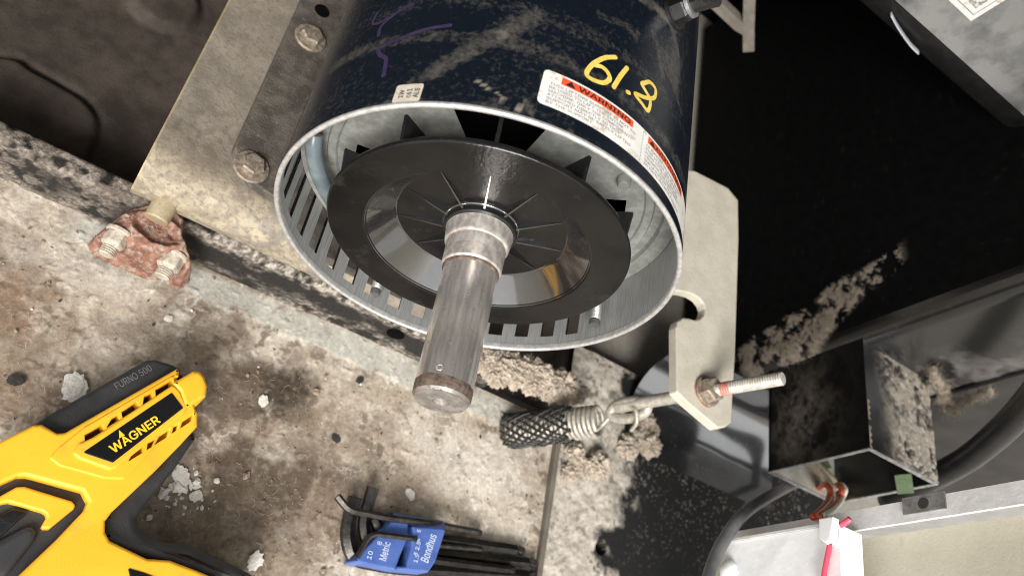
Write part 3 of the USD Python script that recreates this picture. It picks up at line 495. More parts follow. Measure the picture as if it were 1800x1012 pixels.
st = obj('inspection_sticker', wrap(fine_plate(stw, .0105, .0012, n=20), a0[0], .0012, R), look('oldpaper', (.50, .44, .36), (.62, .56, .48), .6, scale=200, dust=(.3, .24, .18), dscale=200, dlo=.55, dhi=.65, damt=.6), motor)
for i, s in enumerate(('1W', 'c61', 'ALS')):
    m = meshkit.text_mesh(s, .0022, .00002, bold=True); m.apply_transform(trimesh.transformations.rotation_matrix(pi/2, (0, 0, 1))); obj('lettering', wrap(at2(m, stw*(.36+.27*i), .0022), a0[0], .0012, R+.0002), K['ink'], st)
# lifting eye bolt at the top of the shell
a_, y_ = oncyl((1183, 22), R); n_ = np.array([math.cos(math.radians(a_)), 0, math.sin(math.radians(a_))]); q = cyl(np.array(a_), y_, R)
lb = obj('lifting_bolt', hexbolt(q, n_, .0075, .007, .0105, .002), K['black'], motor, smooth=25)
obj('bolt_washer', lathe([(.006, .009), (.0072, .0092), (.0072, .0112), (.004, .0114)], 24, q, n_), K['zinc'], lb, smooth=30)
obj('lifting_eye', lathe([(.005, .011), (.0062, .02), (.007, .024), (.0, .026)], 8, q, n_), K['black'], lb, smooth=25)

# ------------------------------------------------------------------ right bracket of the base, tensioner rod and spring
ZB = .165
br = thing('slotted_bracket', 'cream painted steel bracket with an open slot, right of the motor', 'bracket', onz((1250, 600), ZB))
B = lambda *ps: [tuple(onz(p, ZB)[:2]) for p in ps]
out = Polygon(B((1080, 240), (1200, 297), (1222, 300), (1280, 330), (1298, 352), (1299, 420), (1293, 620), (1286, 742), (1276, 750), (1262, 752), (1208, 706), (1190, 688), (1189, 575), (1192, 564), (1201, 558), (1212, 559), (1222, 562), (1231, 560), (1238, 553), (1240, 543), (1237, 533), (1230, 524), (1219, 517), (1205, 513), (1080, 495)))
obj('plate', prism(rounded(out, .0012), ZB-.0075, ZB, .0012), K['bracket'], br, smooth=30)
q0 = onz((1242, 688), ZB); E0_ = onz((1092, 714), .095); ax = q0-E0_; RL = np.linalg.norm(ax); ax /= RL
tip = q0 + ax*min(np.linspace(.01, .12, 500), key=lambda s_: (lambda c: (900+FPX*c[0]/-c[2]-1377)**2)(MR.T@(q0+ax*s_-CAM)))
B0 = onz((897, 757), .0); T0 = onz((1054, 740), .072); sx = T0-B0; SL = np.linalg.norm(sx); sx /= SL
rm = obj('red_paint_mark', to_plane(prism(Point(0, 0).buffer(.012, quad_segs=12).difference(Point(.002, .001).buffer(.0095)).intersection(Polygon([(-.02, .004), (-.003, .004), (.004, -.02), (-.02, -.02)])), 0, .00025, .00005) if False else trimesh.creation.extrude_polygon(Point(0, 0).buffer(.0118, quad_segs=12).difference(Point(.0012, .0008).buffer(.0092)).intersection(Polygon([(-.02, .006), (-.002, .006), (.006, -.02), (-.02, -.02)])), .0003, engine='earcut'), q0+[0, 0, .0001], (1, 0, 0), (0, 1, 0)), K['redmark'], br)
rod = thing('eye_bolt', 'threaded eye bolt with nut and red paint through the slotted bracket', 'eye bolt', q0)
obj('threaded_rod', threads(q0+ax*.004, ax, .0047, np.linalg.norm(tip-q0)-.004, .0018, .17, 28), K['rod'], rod)
obj('red_thread', threads(q0+ax*.0115, ax, .00478, .0075, .0018, .17, 28), K['redmark'], rod)
nb = obj('nut', hexbolt(q0+[0, 0, .0022], (0, 0, 1), .0092, .0072, 0), K['bolt'], rod, smooth=25)
obj('washer', lathe([(0, 0), (.0112, 0), (.0112, .0018), (.0104, .0023), (0, .0023)], 32, q0, (0, 0, 1)), K['bolt'], rod, smooth=30)
obj('threaded_shank', threads(q0-ax*.0085, -ax, .0045, .011, .0017, .17, 24), K['rod'], rod)
uu = MR[:, 1]-ax*(MR[:, 1]@ax); uu /= np.linalg.norm(uu); eyeC = E0_-uu*.0035+ax*.006
obj('shank', tube([q0-ax*.018, q0-ax*.03, E0_+ax*.02, E0_-ax*.004], [.0043, .0046, .0047, .0046], 18), K['spring'], rod, smooth=True)
obj('eye', tube([eyeC + ax*.0165*math.cos(a)+uu*.0062*math.sin(a) for a in np.linspace(0, 2*pi, 48)], .0038, 14, up=np.cross(ax, uu), caps=False), K['spring'], rod, smooth=True)
spg = thing('tension_spring', 'pale coil spring in black mesh sleeve hooked below the bracket', 'spring', B0)
e1 = np.cross(sx, [0, 0, 1.]); e1 /= np.linalg.norm(e1); e2 = np.cross(sx, e1); sbx = sx
RS = .0113; nt = SL/.0040; ts = np.linspace(0, 1, int(nt*22))
hel = [B0+sx*SL*s_+RS*(math.cos(2*pi*nt*s_)*e1+math.sin(2*pi*nt*s_)*e2) for s_ in ts]
obj('coil', tube(hel, .0017, 9), K['spring'], spg, smooth=True)
tp = hel[-1]; hk = [tp, T0+sx*.004+.4*(tp-T0), eyeC-ax*.008+.002*uu-MR[:, 2]*.003, eyeC+ax*.004+.002*uu+MR[:, 2]*.006, eyeC+ax*.004-.008*uu+MR[:, 2]*.007, eyeC-ax*.002-.0145*uu+MR[:, 2]*.004]
obj('hook', tube(smoothline(hk, 8), .0015, 9), K['spring'], spg, smooth=True)
sleeve = []; SLV = SL*.76
for k in range(15):
    for sgn in (1, -1):
        s = np.linspace(0, 1, 26); r_ = RS+.0023+.0005*np.sin(s*9+k); an = 2*pi*k/15+sgn*s*2.6
        sleeve.append(tube([B0+sbx*(-.002+SLV*si*(1+.04*math.sin(k*2.1)))+ri*(math.cos(ai)*e1+math.sin(ai)*e2) for si, ri, ai in zip(s, r_, an)], .00085, 5, caps=False))
obj('mesh_sleeve', cat_(*sleeve), K['mesh'], spg, smooth=True)

# ------------------------------------------------------------------ rusty cast clamp with two pale studs on the rail
rc = thing('rusty_clamp', 'rust red casting with two pale nuts sitting on the rail', 'clamp', onz((260, 415), .04))
r6 = lambda x, y: (150+x*.1976, 300+y*.1976)
ZR = .049
poly = rounded([tuple(onz(r6(*p), ZR)[:2]) for p in ((150, 500), (230, 425), (400, 295), (640, 250), (800, 315), (915, 425), (895, 580), (970, 730), (990, 830), (915, 870), (870, 770), (650, 770), (430, 670), (205, 560))], .0015)
pts = np.array([(x, y) for x in np.arange(poly.bounds[0]-.004, poly.bounds[2]+.004, .0006) for y in np.arange(poly.bounds[1]-.004, poly.bounds[3]+.004, .0006)])
gx = np.arange(poly.bounds[0]-.004, poly.bounds[2]+.004, .0006); gy = np.arange(poly.bounds[1]-.004, poly.bounds[3]+.004, .0006)
GX, GY = np.meshgrid(gx, gy, indexing='ij'); ins = shapely.contains_xy(poly, GX, GY); sp = shapely.points(np.stack([GX, GY], -1).reshape(-1, 2))
de = shapely.distance(sp, poly.exterior).reshape(GX.shape); de = np.where(ins, de, -de)
hgt = .020 + (ZR-.020)*np.sqrt(np.clip((de+.0022)/.0062, 0, 1))
oc = onz(r6(630, 545), ZR); od = np.hypot((GX-oc[0])/.0135, (GY-oc[1])/.0075); tn = fbm(np.stack([GX, GY, 0*GX], -1)*260, 4, 101); t2 = fbm(np.stack([GX, GY, 0*GX], -1)*90, 3, 102)
hgt += np.where(de > 0, .0035*np.exp(-((od-1.25)/.22)**2) - .0016*sst(1.05, .8, od), 0) + (.0028*(tn-.5)+.005*(t2-.5))*sst(-.001, .003, de)
ocr = onz(r6(610, 400), ZR); hgt += .0028*np.exp(-((np.hypot((GX-oc[0]), (GY-oc[1]))-.021)/.0028)**2)*(GY > oc[1])*sst(0, .003, de)
v, f = grid(np.stack([GX, GY, hgt], -1)); ok = (de > -.0040).reshape(-1); f = f[ok[f].all(1)]
obj('casting', (v, f), K['rust'], rc, smooth=True)
for (bx, by), zz_, sc in (((282, 590), .044, .92), ((772, 790), .042, .98)):
    q = onz(r6(bx, by), zz_); a_ = np.array([-.10, -1, -.12]); a_ /= np.linalg.norm(a_)
    nt_ = obj('nut', hexbolt(q-a_*.004, a_, .0076*sc, .0085, .0088*sc, .0025), K['palebolt'], rc, smooth=25)
    obj('stud', threads(q+a_*.005, a_, .0050*sc, .0090, .0014, .1, 20), K['palebolt'], nt_)

# ------------------------------------------------------------------ black housing and what surrounds it on the right
XL, YF = .36, .12
t = thing('black_housing', 'glossy black sheet metal housing with a rounded corner behind the bracket', 'housing', (.42, .2, 0))
arc = [(XL+.016-.016*math.cos(a), YF+.016-.016*math.sin(a)) for a in np.linspace(0, pi/2, 10)]
path = np.array([(XL, .66), (XL, .2)] + arc + [(.475, YF), (.478, YF+.012)]); sl = np.r_[0, np.cumsum(np.linalg.norm(np.diff(path, axis=0), axis=1))]; su = np.unique(np.r_[sl, np.arange(0, sl[2]-.09, .006), np.arange(sl[2]-.09, sl[2], .0008), np.arange(sl[2], sl[-1], .0016)])
pf = np.stack([np.interp(su, sl, path[:, k]) for k in (0, 1)], 1); zs = np.r_[np.arange(-.01, .26, .0009), np.arange(.26, .36, .003)]; GS, GZ = np.meshgrid(np.arange(len(su)), zs, indexing='ij')
P = np.stack([pf[GS, 0], pf[GS, 1], GZ], -1); lnt = fbm(P*120, 5, 111); lf = fbm(P*35, 4, 112)
isF = (GS > np.searchsorted(su, sl[11])); cl = np.zeros_like(lnt)
P0, P1 = onx((1330, 600), XL), onx((1560, 452), XL)
yy_ = P[..., 1]; zz_ = P[..., 2]; tl = np.clip((zz_-P0[2])/(P1[2]-P0[2]), -.3, 1.4); yline = P0[1]+tl*(P1[1]-P0[1])
thk = .012+.055*np.clip(1-tl*1.15, 0, 1)
band = sst(yline+.007, yline-.002, yy_+.022*(lf-.5))*sst(yline-thk-.012, yline-thk, yy_)*sst(1.15, 1.0, tl)*sst(-.30, -.1, tl)*(1-isF)
cl = band*sst(.495, .565, .42*fbm(P*300, 5, 119)+.58*fbm(P*80, 4, 114)+.03*(1-np.clip(tl, 0, 1)))
clL = cl.copy()
cl = np.maximum(cl, isF*sst(.56, .66, lnt)*sst(.22, .17, zz_)*.8*sst(.395, .46, P[..., 0]))
spk = sst(.70, .76, fbm(P*210, 3, 113))*.35
gl_ = sst(.2, .3, zz_)*0
col = mixc((.0045, .0047, .0048), mixc((.24, .20, .16), (.42, .37, .31), lnt), np.clip(cl*.9+spk*.08, 0, 1))
col = mixc(col, (.30, .29, .27), isF*sst(.44, .60, lf+.3*(lnt-.5))*sst(.40, .45, P[..., 0])*sst(.30, .2, zz_)*.7)
P[..., 0] -= np.where(isF == 0, .0022*cl*fbm(P*420, 4, 118), 0); P[..., 1] -= np.where(isF, .003*cl*lnt, 0)
HP = P.copy(); kc = np.searchsorted(su, sl[3])
obj('side_face', grid(P[:kc+1]), K['housingside'], t, smooth=True, tint=col[:kc+1].reshape(-1, 3)); obj('front_face', grid(P[kc:]), K['housing'], t, smooth=True, tint=col[kc:].reshape(-1, 3))
sk = np.array([(YF-.0005, .075), (YF-.0005, .055)] + [(YF-.055+.0545*math.cos(a), .0565-.0545*math.sin(a)) for a in np.linspace(0, pi/2, 22)] + [(YF-.075, .0018)])
P = np.stack([np.array([(x, y, z) for y, z in sk]) for x in np.linspace(.285, .477, 60)]); P[..., 2] += .0015*(fbm(P*22, 2, 117)-.5); obj('curved_skirt', grid(P), K['skirt'], t, smooth=True)
obj('edge_lip', tube([(.4765, .1195, z) for z in np.linspace(0, .36, 20)], .0022, 8), K['black'], t, smooth=True)
t = thing('side_panel', 'dark grey-brown side panel behind the black duct and hose', 'panel', (.6, .14, .2))
obj('sheet', box(.478, 1.0, .135, .139, -.02, .74), look('darkpanel', (.016, .0145, .013), (.028, .025, .022), .5, scale=30, dust=(.14, .125, .11), dscale=200, dlo=.62, dhi=.7, damt=.4), t)
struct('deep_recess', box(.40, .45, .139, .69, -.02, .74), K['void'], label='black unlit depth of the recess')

# square duct
t = thing('square_duct', 'black square duct with open end holding two wires', 'duct', (.41, .03, .14))
D0, D1, E0, E1, FR, BK, th = .3655, .4495, .0950, .1903, .030, .125, .0022
def dustsheet(P, amt, seed, base=(.011, .011, .0105)):
    d = np.clip(amt*sst(.28, .58, .5*fbm(P*90, 4, seed)+.5*fbm(P*300, 5, seed+1)), 0, 1)
    return mixc(base, mixc((.30, .26, .21), (.58, .52, .44), fbm(P*260, 4, seed+2)), d), d
u_, w_ = np.meshgrid(np.linspace(0, 1, 130), np.linspace(0, 1, 130), indexing='ij')
P = np.stack([D0+u_*(D1-D0), FR+w_*(BK-FR), E1+0*u_], -1)                    # top, thick with dust
c_, d_ = dustsheet(P, 1.25*sst(.10, .50, u_+.12*w_-.06+.25*(fbm(P*45, 3, 120)-.5)), 121); P[..., 2] += .0018*d_*fbm(P*260, 5, 124); obj('top_wall', grid(P), K['housing'], t, smooth=True, tint=c_.reshape(-1, 3))
P = np.stack([D0+0*u_, FR+w_*(BK-FR), E0+u_*(E1-E0)], -1)                    # left wall, dusty patch
am = .32*np.exp(-((u_-.35)/.3)**2-((w_-.45)/.42)**2)*sst(.40, .62, fbm(P*60, 4, 129)+.12)
c_, d_ = dustsheet(P, am, 125); obj('left_wall', grid(P), K['housingside'], t, smooth=True, tint=c_.reshape(-1, 3))
obj('bottom_wall', box(D0, D1, FR, BK, E0, E0+th), K['housing'], t, tint=np.tile((.02, .02, .02), (8, 1)))
obj('right_wall', box(D1-th, D1, FR, BK, E0+th, E1-th), K['housing'], t, tint=np.tile((.012, .012, .012), (8, 1)))
obj('inner_left', box(D0+.0003, D0+th, FR, BK, E0+th, E1-th), K['black'], t)
obj('inner_floor', box(D0+th, D1-th, FR+.0005, BK, E0+th, E0+th+.0004), look('ductin', (.34, .325, .28), (.46, .44, .39), .5, scale=50, dust=(.12, .10, .08), dscale=90, dlo=.56, dhi=.68), t)
obj('inner_top', box(D0+th, D1-th, FR, BK, E1-th, E1-.0003), K['black'], t)
rimq = [box(D0, D1, FR-.0007, FR, E1-.0030, E1+.0005), box(D0, D1, FR-.0007, FR, E0-.0005, E0+.0030), box(D0-.0005, D0+.0028, FR-.0009, FR-.0001, E0, E1), box(D1-.0028, D1+.0005, FR-.0009, FR-.0001, E0, E1)]
obj('cut_edge', cat_(*rimq), look('cutedge', (.26, .26, .26), (.46, .46, .45), .4, .3, scale=250), t)
mk = [box(D0+.001, D0+.003, 0, 0, 0, 0)] if False else None
for p0, p1 in (((1522, 700), (1525, 735)), ((1523, 745), (1526, 785))):
    a_, b_ = onz(p0, E1), onz(p1, E1); P = np.array([[D0-.0002+.0022*s, a_[1]+(b_[1]-a_[1])*k, E1+.0005] for k in np.linspace(0, 1, 12) for s in (0, 1)]).reshape(12, 2, 3); P[:, 1, 0] += .0012*np.sin(np.arange(12)*1.9); obj('dust_streak', grid(P), K['lint'], t)
for pts_, nm in ((((1572, 835), (1602, 832), (1607, 866), (1578, 868)), 'tape'),):
    P = np.array([ony(p, FR-.0014) for p in pts_]); obj(nm, hexa(P, P+[0, .0003, 0]), K['tape'], t, label='green masking tape on the duct mouth')
P = np.array([onz(p, E0+th+.0008) for p in ((1432, 800), (1448, 798), (1462, 822), (1446, 824))]); obj('tape', hexa(P, P+[0, 0, .0004]), K['tape'], t)
JW = .279
fq = [onx(p, D0+.004) for p in ((1412, 812), (1432, 810), (1470, 850), (1452, 862))]
obj('foam_strip', tube([onz((1405, 790), E0+.007), onz((1432, 818), E0+.007), onz((1462, 848), E0+.007)], .0058, 8), K['foam'], t, smooth=30)
for k, pts_ in enumerate((((1440, 858), (1450, 851), (1459, 860), (1456, 878), (1446, 893), (1429, 908)), ((1462, 861), (1472, 852), (1480, 862), (1474, 878), (1462, 893), (1440, 907)))):
    L_ = smoothline([ony(p, y_) for p, y_ in zip(pts_[:4], (.036, .020, .012, .004))]+[(lambda a_, b_: .5*(a_+b_))(ony(pts_[4], .0), onx(pts_[4], JW))]+[onx(pts_[5], JW)], 8)
    wr = thing('lead_wire', ('front' if k == 0 else 'rear') + ' orange and white lead wire looping out of the square duct, ' + ('left of its twin' if k == 0 else 'right of its twin'), 'wire', L_[0])
    obj('orange_core', tube(L_, .0024, 8), K['orangewire'], wr, smooth=True); obj('white_core', tube(L_+MR[:, 0]*.0030+MR[:, 1]*.0008, .0017, 8), K['whitewire'], wr, smooth=True)

# door jamb, cream panel, galvanised box, hoses
JZ = onx((1288, 932), .284)[2]
t = thing('door_jamb', 'bright white flange of the cabinet opening, lower right', 'door jamb', (.285, -.06, .2))
JX = .284
obj('flange', box(JX, JX+.0025, -.0625, -.0500, JZ, .74), K['flange'], t)
obj('return_lip', box(JX+.0025, .34, -.0525, -.0500, JZ, .74), K['flange'], t)
q = onx((1625, 882), JX); cl_ = obj('spring_clip', to_plane(prism(rounded([(-.0045, -.011), (.0045, -.011), (.0045, .011), (-.0045, .011)], .001), 0, .0012, .0003), (JX-.0014, q[1], q[2]), (0, -1, 0), (0, 0, 1)), K['galv'], t, smooth=30) if False else None
cl_ = obj('spring_clip', box(JX-.0013, JX+.0001, q[1]-.0058, q[1]+.0040, q[2]-.013, q[2]+.013), look('clip', (.18, .18, .17), (.3, .3, .29), .45, .6, scale=200), t)
obj('clip_hole', lathe([(0, .0001), (.0028, .0002), (.0034, .0)], 20, (JX-.0013, q[1]-.001, q[2]), (-1, 0, 0)), K['hole'], cl_)
q = onx((1500, 916), JX+.001); obj('flange_slot', lathe([(0, .0002), (.003, .0002)], 20, onx((1512, 917), .2985), (-1, 0, 0)), K['hole'], t)
t = thing('cream_panel', 'smooth cream painted cabinet panel below the white flange', 'panel', (.30, -.2, .2))
obj('sheet', box(.2990, .3015, -.62, -.0625, JZ-.03, .62), K['cream'], t)
t = thing('galvanised_box', 'bright galvanised junction box screwed beside the white flange', 'junction box', (.26, -.09, .12))
GXx = .262; zt = onx((1474, 905), GXx)[2]; yt = onx((1474, 921), GXx)[1]; zb = onx((1268, 950), GXx)[2]
gb = obj('cover', prism(rounded([(-.20, zb), (yt+.001, zb), (yt-.001, zt), (-.20, zt+.003)], .002), 0, .026, .0012), K['galv'], t, smooth=30) if False else obj('cover', box(GXx, JX-.001, -.20, yt, zb, zt), K['galv'], t)
obj('cover_lip', box(GXx-.001, GXx+.004, yt+.0003, yt+.002, zb, zt-.004), K['flange'], t)
q = onx((1270, 1003), GXx); obj('screw', cat_(lathe([(0, .0045), (.004, .0042), (.0062, .0025), (.0068, 0)], 28, (GXx-.0002, q[1], q[2]+.006), (-1, 0, 0))), K['white'], t, smooth=40)
cn = thing('wire_connector', 'small white plastic wire connector with a red wire on the galvanised box', 'connector', onx((1460, 935), GXx-.004))
P = np.array([onx(p, GXx-.001) for p in ((1449, 915), (1474, 912), (1471, 948), (1463, 960), (1449, 950))]); pm = Polygon([(p[1], p[2]) for p in P]); pv, pf_ = vf(prism(pm if pm.is_valid else pm.buffer(0), 0, .006, .001)); obj('body', (np.column_stack([GXx-.0005-pv[:, 2], pv[:, 0], pv[:, 1]]), pf_), K['white'], cn, smooth=30)
obj('wire', tube(smoothline([onx(p, GXx-.003) for p in ((1459, 955), (1455, 975), (1450, 1000), (1446, 1030))], 6), .0016, 10), K['pinkwire'], cn, smooth=True)
obj('wire_end', tube([onx(p, GXx+.002) for p in ((1470, 926), (1483, 920), (1494, 911))], .0018, 10), K['pinkwire'], cn, smooth=True)
hz_ = thing('rubber_hose', 'grey rubber hose curving down left of the galvanised box', 'hose', onx((1300, 910), .27))
obj('tube', tube(smoothline([ony((1450, 832), .085), ony((1402, 848), .058)]+[onx(p, x_) for p, x_ in (((1350, 873), .315), ((1305, 905), .268), ((1275, 945), .254), ((1255, 985), .247), ((1238, 1040), .24))], 8), .0043, 14), K['hose'], hz_, smooth=True)
hz_ = thing('rubber_hose', 'black hose running up right from behind the square duct', 'hose', ony((1720, 790), .06))
obj('tube', tube(smoothline([ony(p, .075) for p in ((1560, 880), (1640, 838), (1700, 805), (1750, 765), (1800, 715), (1860, 640))], 8), .0105, 18), K['black'], hz_, smooth=True)
obj('sheath', tube(smoothline([ony(p, .075) for p in ((1640, 856), (1700, 824), (1750, 788), (1800, 742), (1860, 672))], 8), .0042, 14), K['hose'], hz_, smooth=True)

# upper right grey panel with paper label
YG = .25
t = thing('grey_panel', 'grey mottled sheet metal panel with paper label, upper right', 'panel', ony((1650, 80), YG))
b0, b1 = ony((1468, 4), YG), ony((1800, 262), YG); zbm = (b0[2]+b1[2])/2
pf = [(YG, .9)] + [(YG, zbm+.022)] + [(YG+.022-.022*math.cos(a), zbm+.022-.022*math.sin(a)) for a in np.linspace(0, pi/2, 10)] + [(YG+.06, zbm)]
pf0 = [p for p in pf if p[1] >= zbm+.020]; pf1 = [p for p in pf if p[1] <= zbm+.0225]
obj('sheet', grid(np.stack([np.array([(x, y, z) for y, z in pf0]) for x in np.linspace(.13, .75, 40)])), K['gpanel'], t, smooth=30)
obj('bottom_roll', grid(np.stack([np.array([(x, y-.0006, z-.0003) for y, z in pf1]) for x in np.linspace(.13, .75, 40)])), K['black'], t, smooth=True)
e_ = np.array([ony(p, YG-.0008) for p in ((1707, 38), (1668, 2), (1772, 2))]); o_ = e_[0]
lq = lambda i: np.array([[o_[0]+sx*(.10-i)+ (i if sx == 0 else 0)-.10*1*0, YG-.0008, o_[2]+i+sz*(.06-2*i)] for sx, sz in ((0, 0), (1, 0), (1, 1), (0, 1))])
LX0, LX1, LZ0, LZ1 = o_[0]-.075, o_[0], o_[2], o_[2]+.05
pl = obj('paper_label', box(LX0, LX1, YG-.0006, YG-.0002, LZ0, LZ1), K['paper'], t)
for i, (a_, b_) in enumerate(((.0035, K['greyink']), (.0043, K['paper']))): obj('label_border', box(LX0+a_, LX1-a_, YG-.0008-.0002*i, YG-.0006-.0002*i, LZ0+a_, LZ1-a_), b_, pl)
obj('label_print', box(LX0+.0075, LX1-.0075, YG-.0012, YG-.001, LZ0+.0075, LZ1-.0075), look('print', (.25, .24, .22), (.66, .64, .6), .6, scale=420, lo=.44, hi=.56), pl)
P = [ony(p, YG-.0015) for p in ((1566, 25), (1580, 50), (1600, 78), (1614, 92))]; obj('paint_drip', tube(smoothline(P, 6), [.0012]+[.0032]*17+[.001] if False else .0028, 8, flat=.3), look('drip', (.42, .44, .48), None, .5), t, smooth=True)
# pale struts deep in the recess
for pts_, lb in ((((1245, -10), (1300, 42), (1318, 52)), 'pale slanted strut deep in the dark recess'), (((1318, -20), (1316, 40), (1316, 85)), 'pale upright strut deep in the dark recess')):
    P = [ony(p, .42) for p in pts_]; s_ = obj('strut', tube(P, .0075, 4, ph=.78), look('strut', (.16, .14, .115), (.22, .2, .17), .8, scale=80) if 'slanted' in lb else K['beige'], None); props(s_, lb, 'strut')
    if 'upright' in lb: UsdShade.MaterialBindingAPI.Apply(s_).Bind(UsdShade.Material.Get(stage, '/World/Looks/strut'))

# ------------------------------------------------------------------ heat gun
G = lambda z, *ps: [tuple(onz((x*.39543, 612+y*.39543), z)[:2]) for x, y in ps]
gun = thing('heat_gun', 'yellow and black heat gun lying on the dirty floor', 'heat gun', onz((170, 850), 0))
Z1 = .050
body = Polygon(G(Z1, (-60, 440), (0, 412), (90, 368), (150, 338), (190, 336), (255, 374), (290, 372), (795, 84), (801, 110), (775, 128), (800, 138), (862, 97), (892, 100), (912, 125), (925, 165), (918, 212), (868, 262), (882, 285), (880, 345), (800, 432), (690, 545), (500, 725), (470, 765), (470, 815), (490, 852), (655, 932), (760, 940), (880, 985), (1010, 1040), (200, 1090), (60, 1040), (80, 1010), (255, 845), (378, 715), (392, 680), (368, 634), (120, 566), (80, 566), (0, 602), (-60, 630)))
slots_ = [Polygon(G(Z1, *ps)) for ps in (((376, 386), (378, 416), (462, 364), (452, 340)), ((474, 352), (528, 318), (524, 296), (496, 314)), ((540, 284), (544, 308), (618, 262), (606, 238)), ((634, 252), (676, 226), (674, 198), (640, 216)), ((690, 186), (692, 216), (770, 166), (762, 142)),
    ((572, 500), (630, 464), (634, 440), (588, 470)), ((652, 450), (672, 438), (690, 404), (656, 424)), ((690, 426), (740, 394), (750, 364), (708, 392)), ((764, 378), (784, 364), (790, 340), (772, 350)), ((800, 356), (850, 322), (856, 296), (812, 326)))]
hb = rounded(body, .0009)
for sl_ in slots_: hb = hb.difference(sl_)
hb = max(getattr(hb, 'geoms', [hb]), key=lambda g: g.area)
obj('body', prism(hb, .012, Z1, .0022, 5), K['yellow'], gun, smooth=35)
cov = rounded(G(Z1, (218, 488), (262, 440), (372, 352), (790, 108), (796, 126), (772, 138), (862, 262), (868, 292), (690, 436), (588, 546), (548, 582), (462, 578), (262, 522)), .0012)
for sl_ in slots_: cov = cov.difference(sl_.buffer(.0002))
cov = max(getattr(cov, 'geoms', [cov]), key=lambda g: g.area); obj('side_cover', prism(cov, Z1-.002, Z1+.0011, .0009, 3), K['yellow'], gun, smooth=35)
obj('rear_housing', prism(rounded(G(.040, (130, 372), (165, 330), (210, 300), (650, 54), (690, 52), (765, 76), (800, 95), (800, 140), (275, 420), (150, 400)), .0012), .008, .043, .003, 5), K['rubber'], gun, smooth=35)
obj('grip_overmould', prism(rounded(G(.038, (880, 335), (878, 385), (770, 545), (640, 700), (608, 752), (612, 795), (650, 830), (720, 858), (840, 872), (960, 925), (1150, 1020), (1200, 1060), (1000, 1060), (700, 960), (430, 870), (430, 740), (650, 540), (800, 400)), .003), .004, .043, .006, 6), K['rubber'], gun, smooth=35)
obj('trigger_guard', prism(rounded(G(.040, (-80, 560), (60, 540), (420, 600), (430, 700), (270, 900), (60, 1080), (-80, 1080)), .003), .010, .0415, .001), K['dgrey'], gun, smooth=30)
obj('trigger', prism(rounded(G(.0475, (-60, 665), (0, 655), (75, 614), (110, 612), (322, 678), (336, 695), (330, 712), (222, 800), (195, 800), (184, 792), (208, 750), (205, 735), (190, 725), (40, 682), (-60, 700)), .0008), .030, .0475, .0014, 4), K['yellow'], gun, smooth=35)
obj('switch_cover', prism(rounded(G(.0445, (-60, 770), (60, 710), (115, 722), (118, 735), (0, 838), (-60, 880)), .0012), .030, .0445, .001), K['black'], gun, smooth=30)
obj('grip_pad', prism(rounded(G(.046, (-60, 880), (0, 850), (200, 745), (150, 860), (40, 1000), (-60, 1060)), .004), .03, .0462, .003, 4), K['dgrey'], gun, smooth=30)
obj('base_panel', prism(rounded(G(Z1+.0006, (568, 974), (640, 995), (760, 1040), (590, 1060)), .0006), .045, Z1+.0006, .0004), K['gloss'], gun)
bez = obj('bezel', prism(rounded(G(Z1+.0025, (322, 466), (352, 420), (420, 392), (770, 160), (800, 190), (835, 262), (820, 290), (520, 528), (490, 540), (350, 490)), .0016), Z1-.002, Z1+.0026, .0014, 4), K['yellow'], gun, smooth=35)
ZL = Z1+.0031
np_ = obj('name_plate', prism(rounded(G(ZL, (368, 462), (764, 195), (816, 264), (502, 507)), .0006), Z1, ZL, .0004), K['gloss'], bez)
o_, a_, b_ = (onz(p, ZL) for p in ((199, 797), (282, 741.5), (192, 784.5)))
m = meshkit.text_mesh('WAGNER', .0047, .0003, bold=True); m = squeeze(m, np.linalg.norm(a_-o_)); obj('lettering', to_plane(m, o_+[0, 0, .00008], a_-o_, b_-o_), K['letter'], bez)
P = np.array([onz(p, ZL+.0002) for p in ((209.5, 770), (219.5, 764.5), (209, 755))]); obj('emblem', (P, np.array([[0, 1, 2]])), K['letter'], bez)
o_, a_, b_ = (onz((x*.39543, 612+y*.39543), .0431) for x, y in ((520, 184), (676, 98), (510, 160)))
m = squeeze(meshkit.text_mesh('FURNO 500', .0040, .0002), np.linalg.norm(a_-o_)); obj('lettering', to_plane(m, o_+[0, 0, .0001], a_-o_, b_-o_), K['fadedletter'], gun)
for ps in (((318, 462), (326, 452), (352, 500), (338, 500)), ((456, 534), (500, 548), (540, 528), (500, 552))):
    pm = Polygon(G(Z1+.0003, *ps)); pm = pm if pm.is_valid else pm.buffer(0); pm = max(getattr(pm, 'geoms', [pm]), key=lambda g: g.area); obj('seam_gap', prism(pm, Z1-.001, Z1+.0004, .0001), K['gloss'], gun)
for ps in ((360, 440), (500, 352), (540, 300), (790, 140), (800, 160), (560, 330), (400, 440)),: obj('vent_floor', prism(Polygon(G(.041, *ps)).buffer(0.004), .030, .0405, .0004), K['rubber'], gun)
obj('vent_floor', prism(Polygon(G(.043, (560, 500), (840, 310), (840, 280), (560, 460))).buffer(.002), .030, .0425, .0004), K['yellow'], gun)
nz = Polygon(G(Z1+.004, (770, 150), (862, 97), (892, 100), (912, 125), (925, 165), (918, 212), (828, 268), (805, 190)))
obj('nozzle_guard', prism(rounded(nz, .001), Z1-.004, Z1+.003, .0022, 4), K['yellow'], gun, smooth=35)

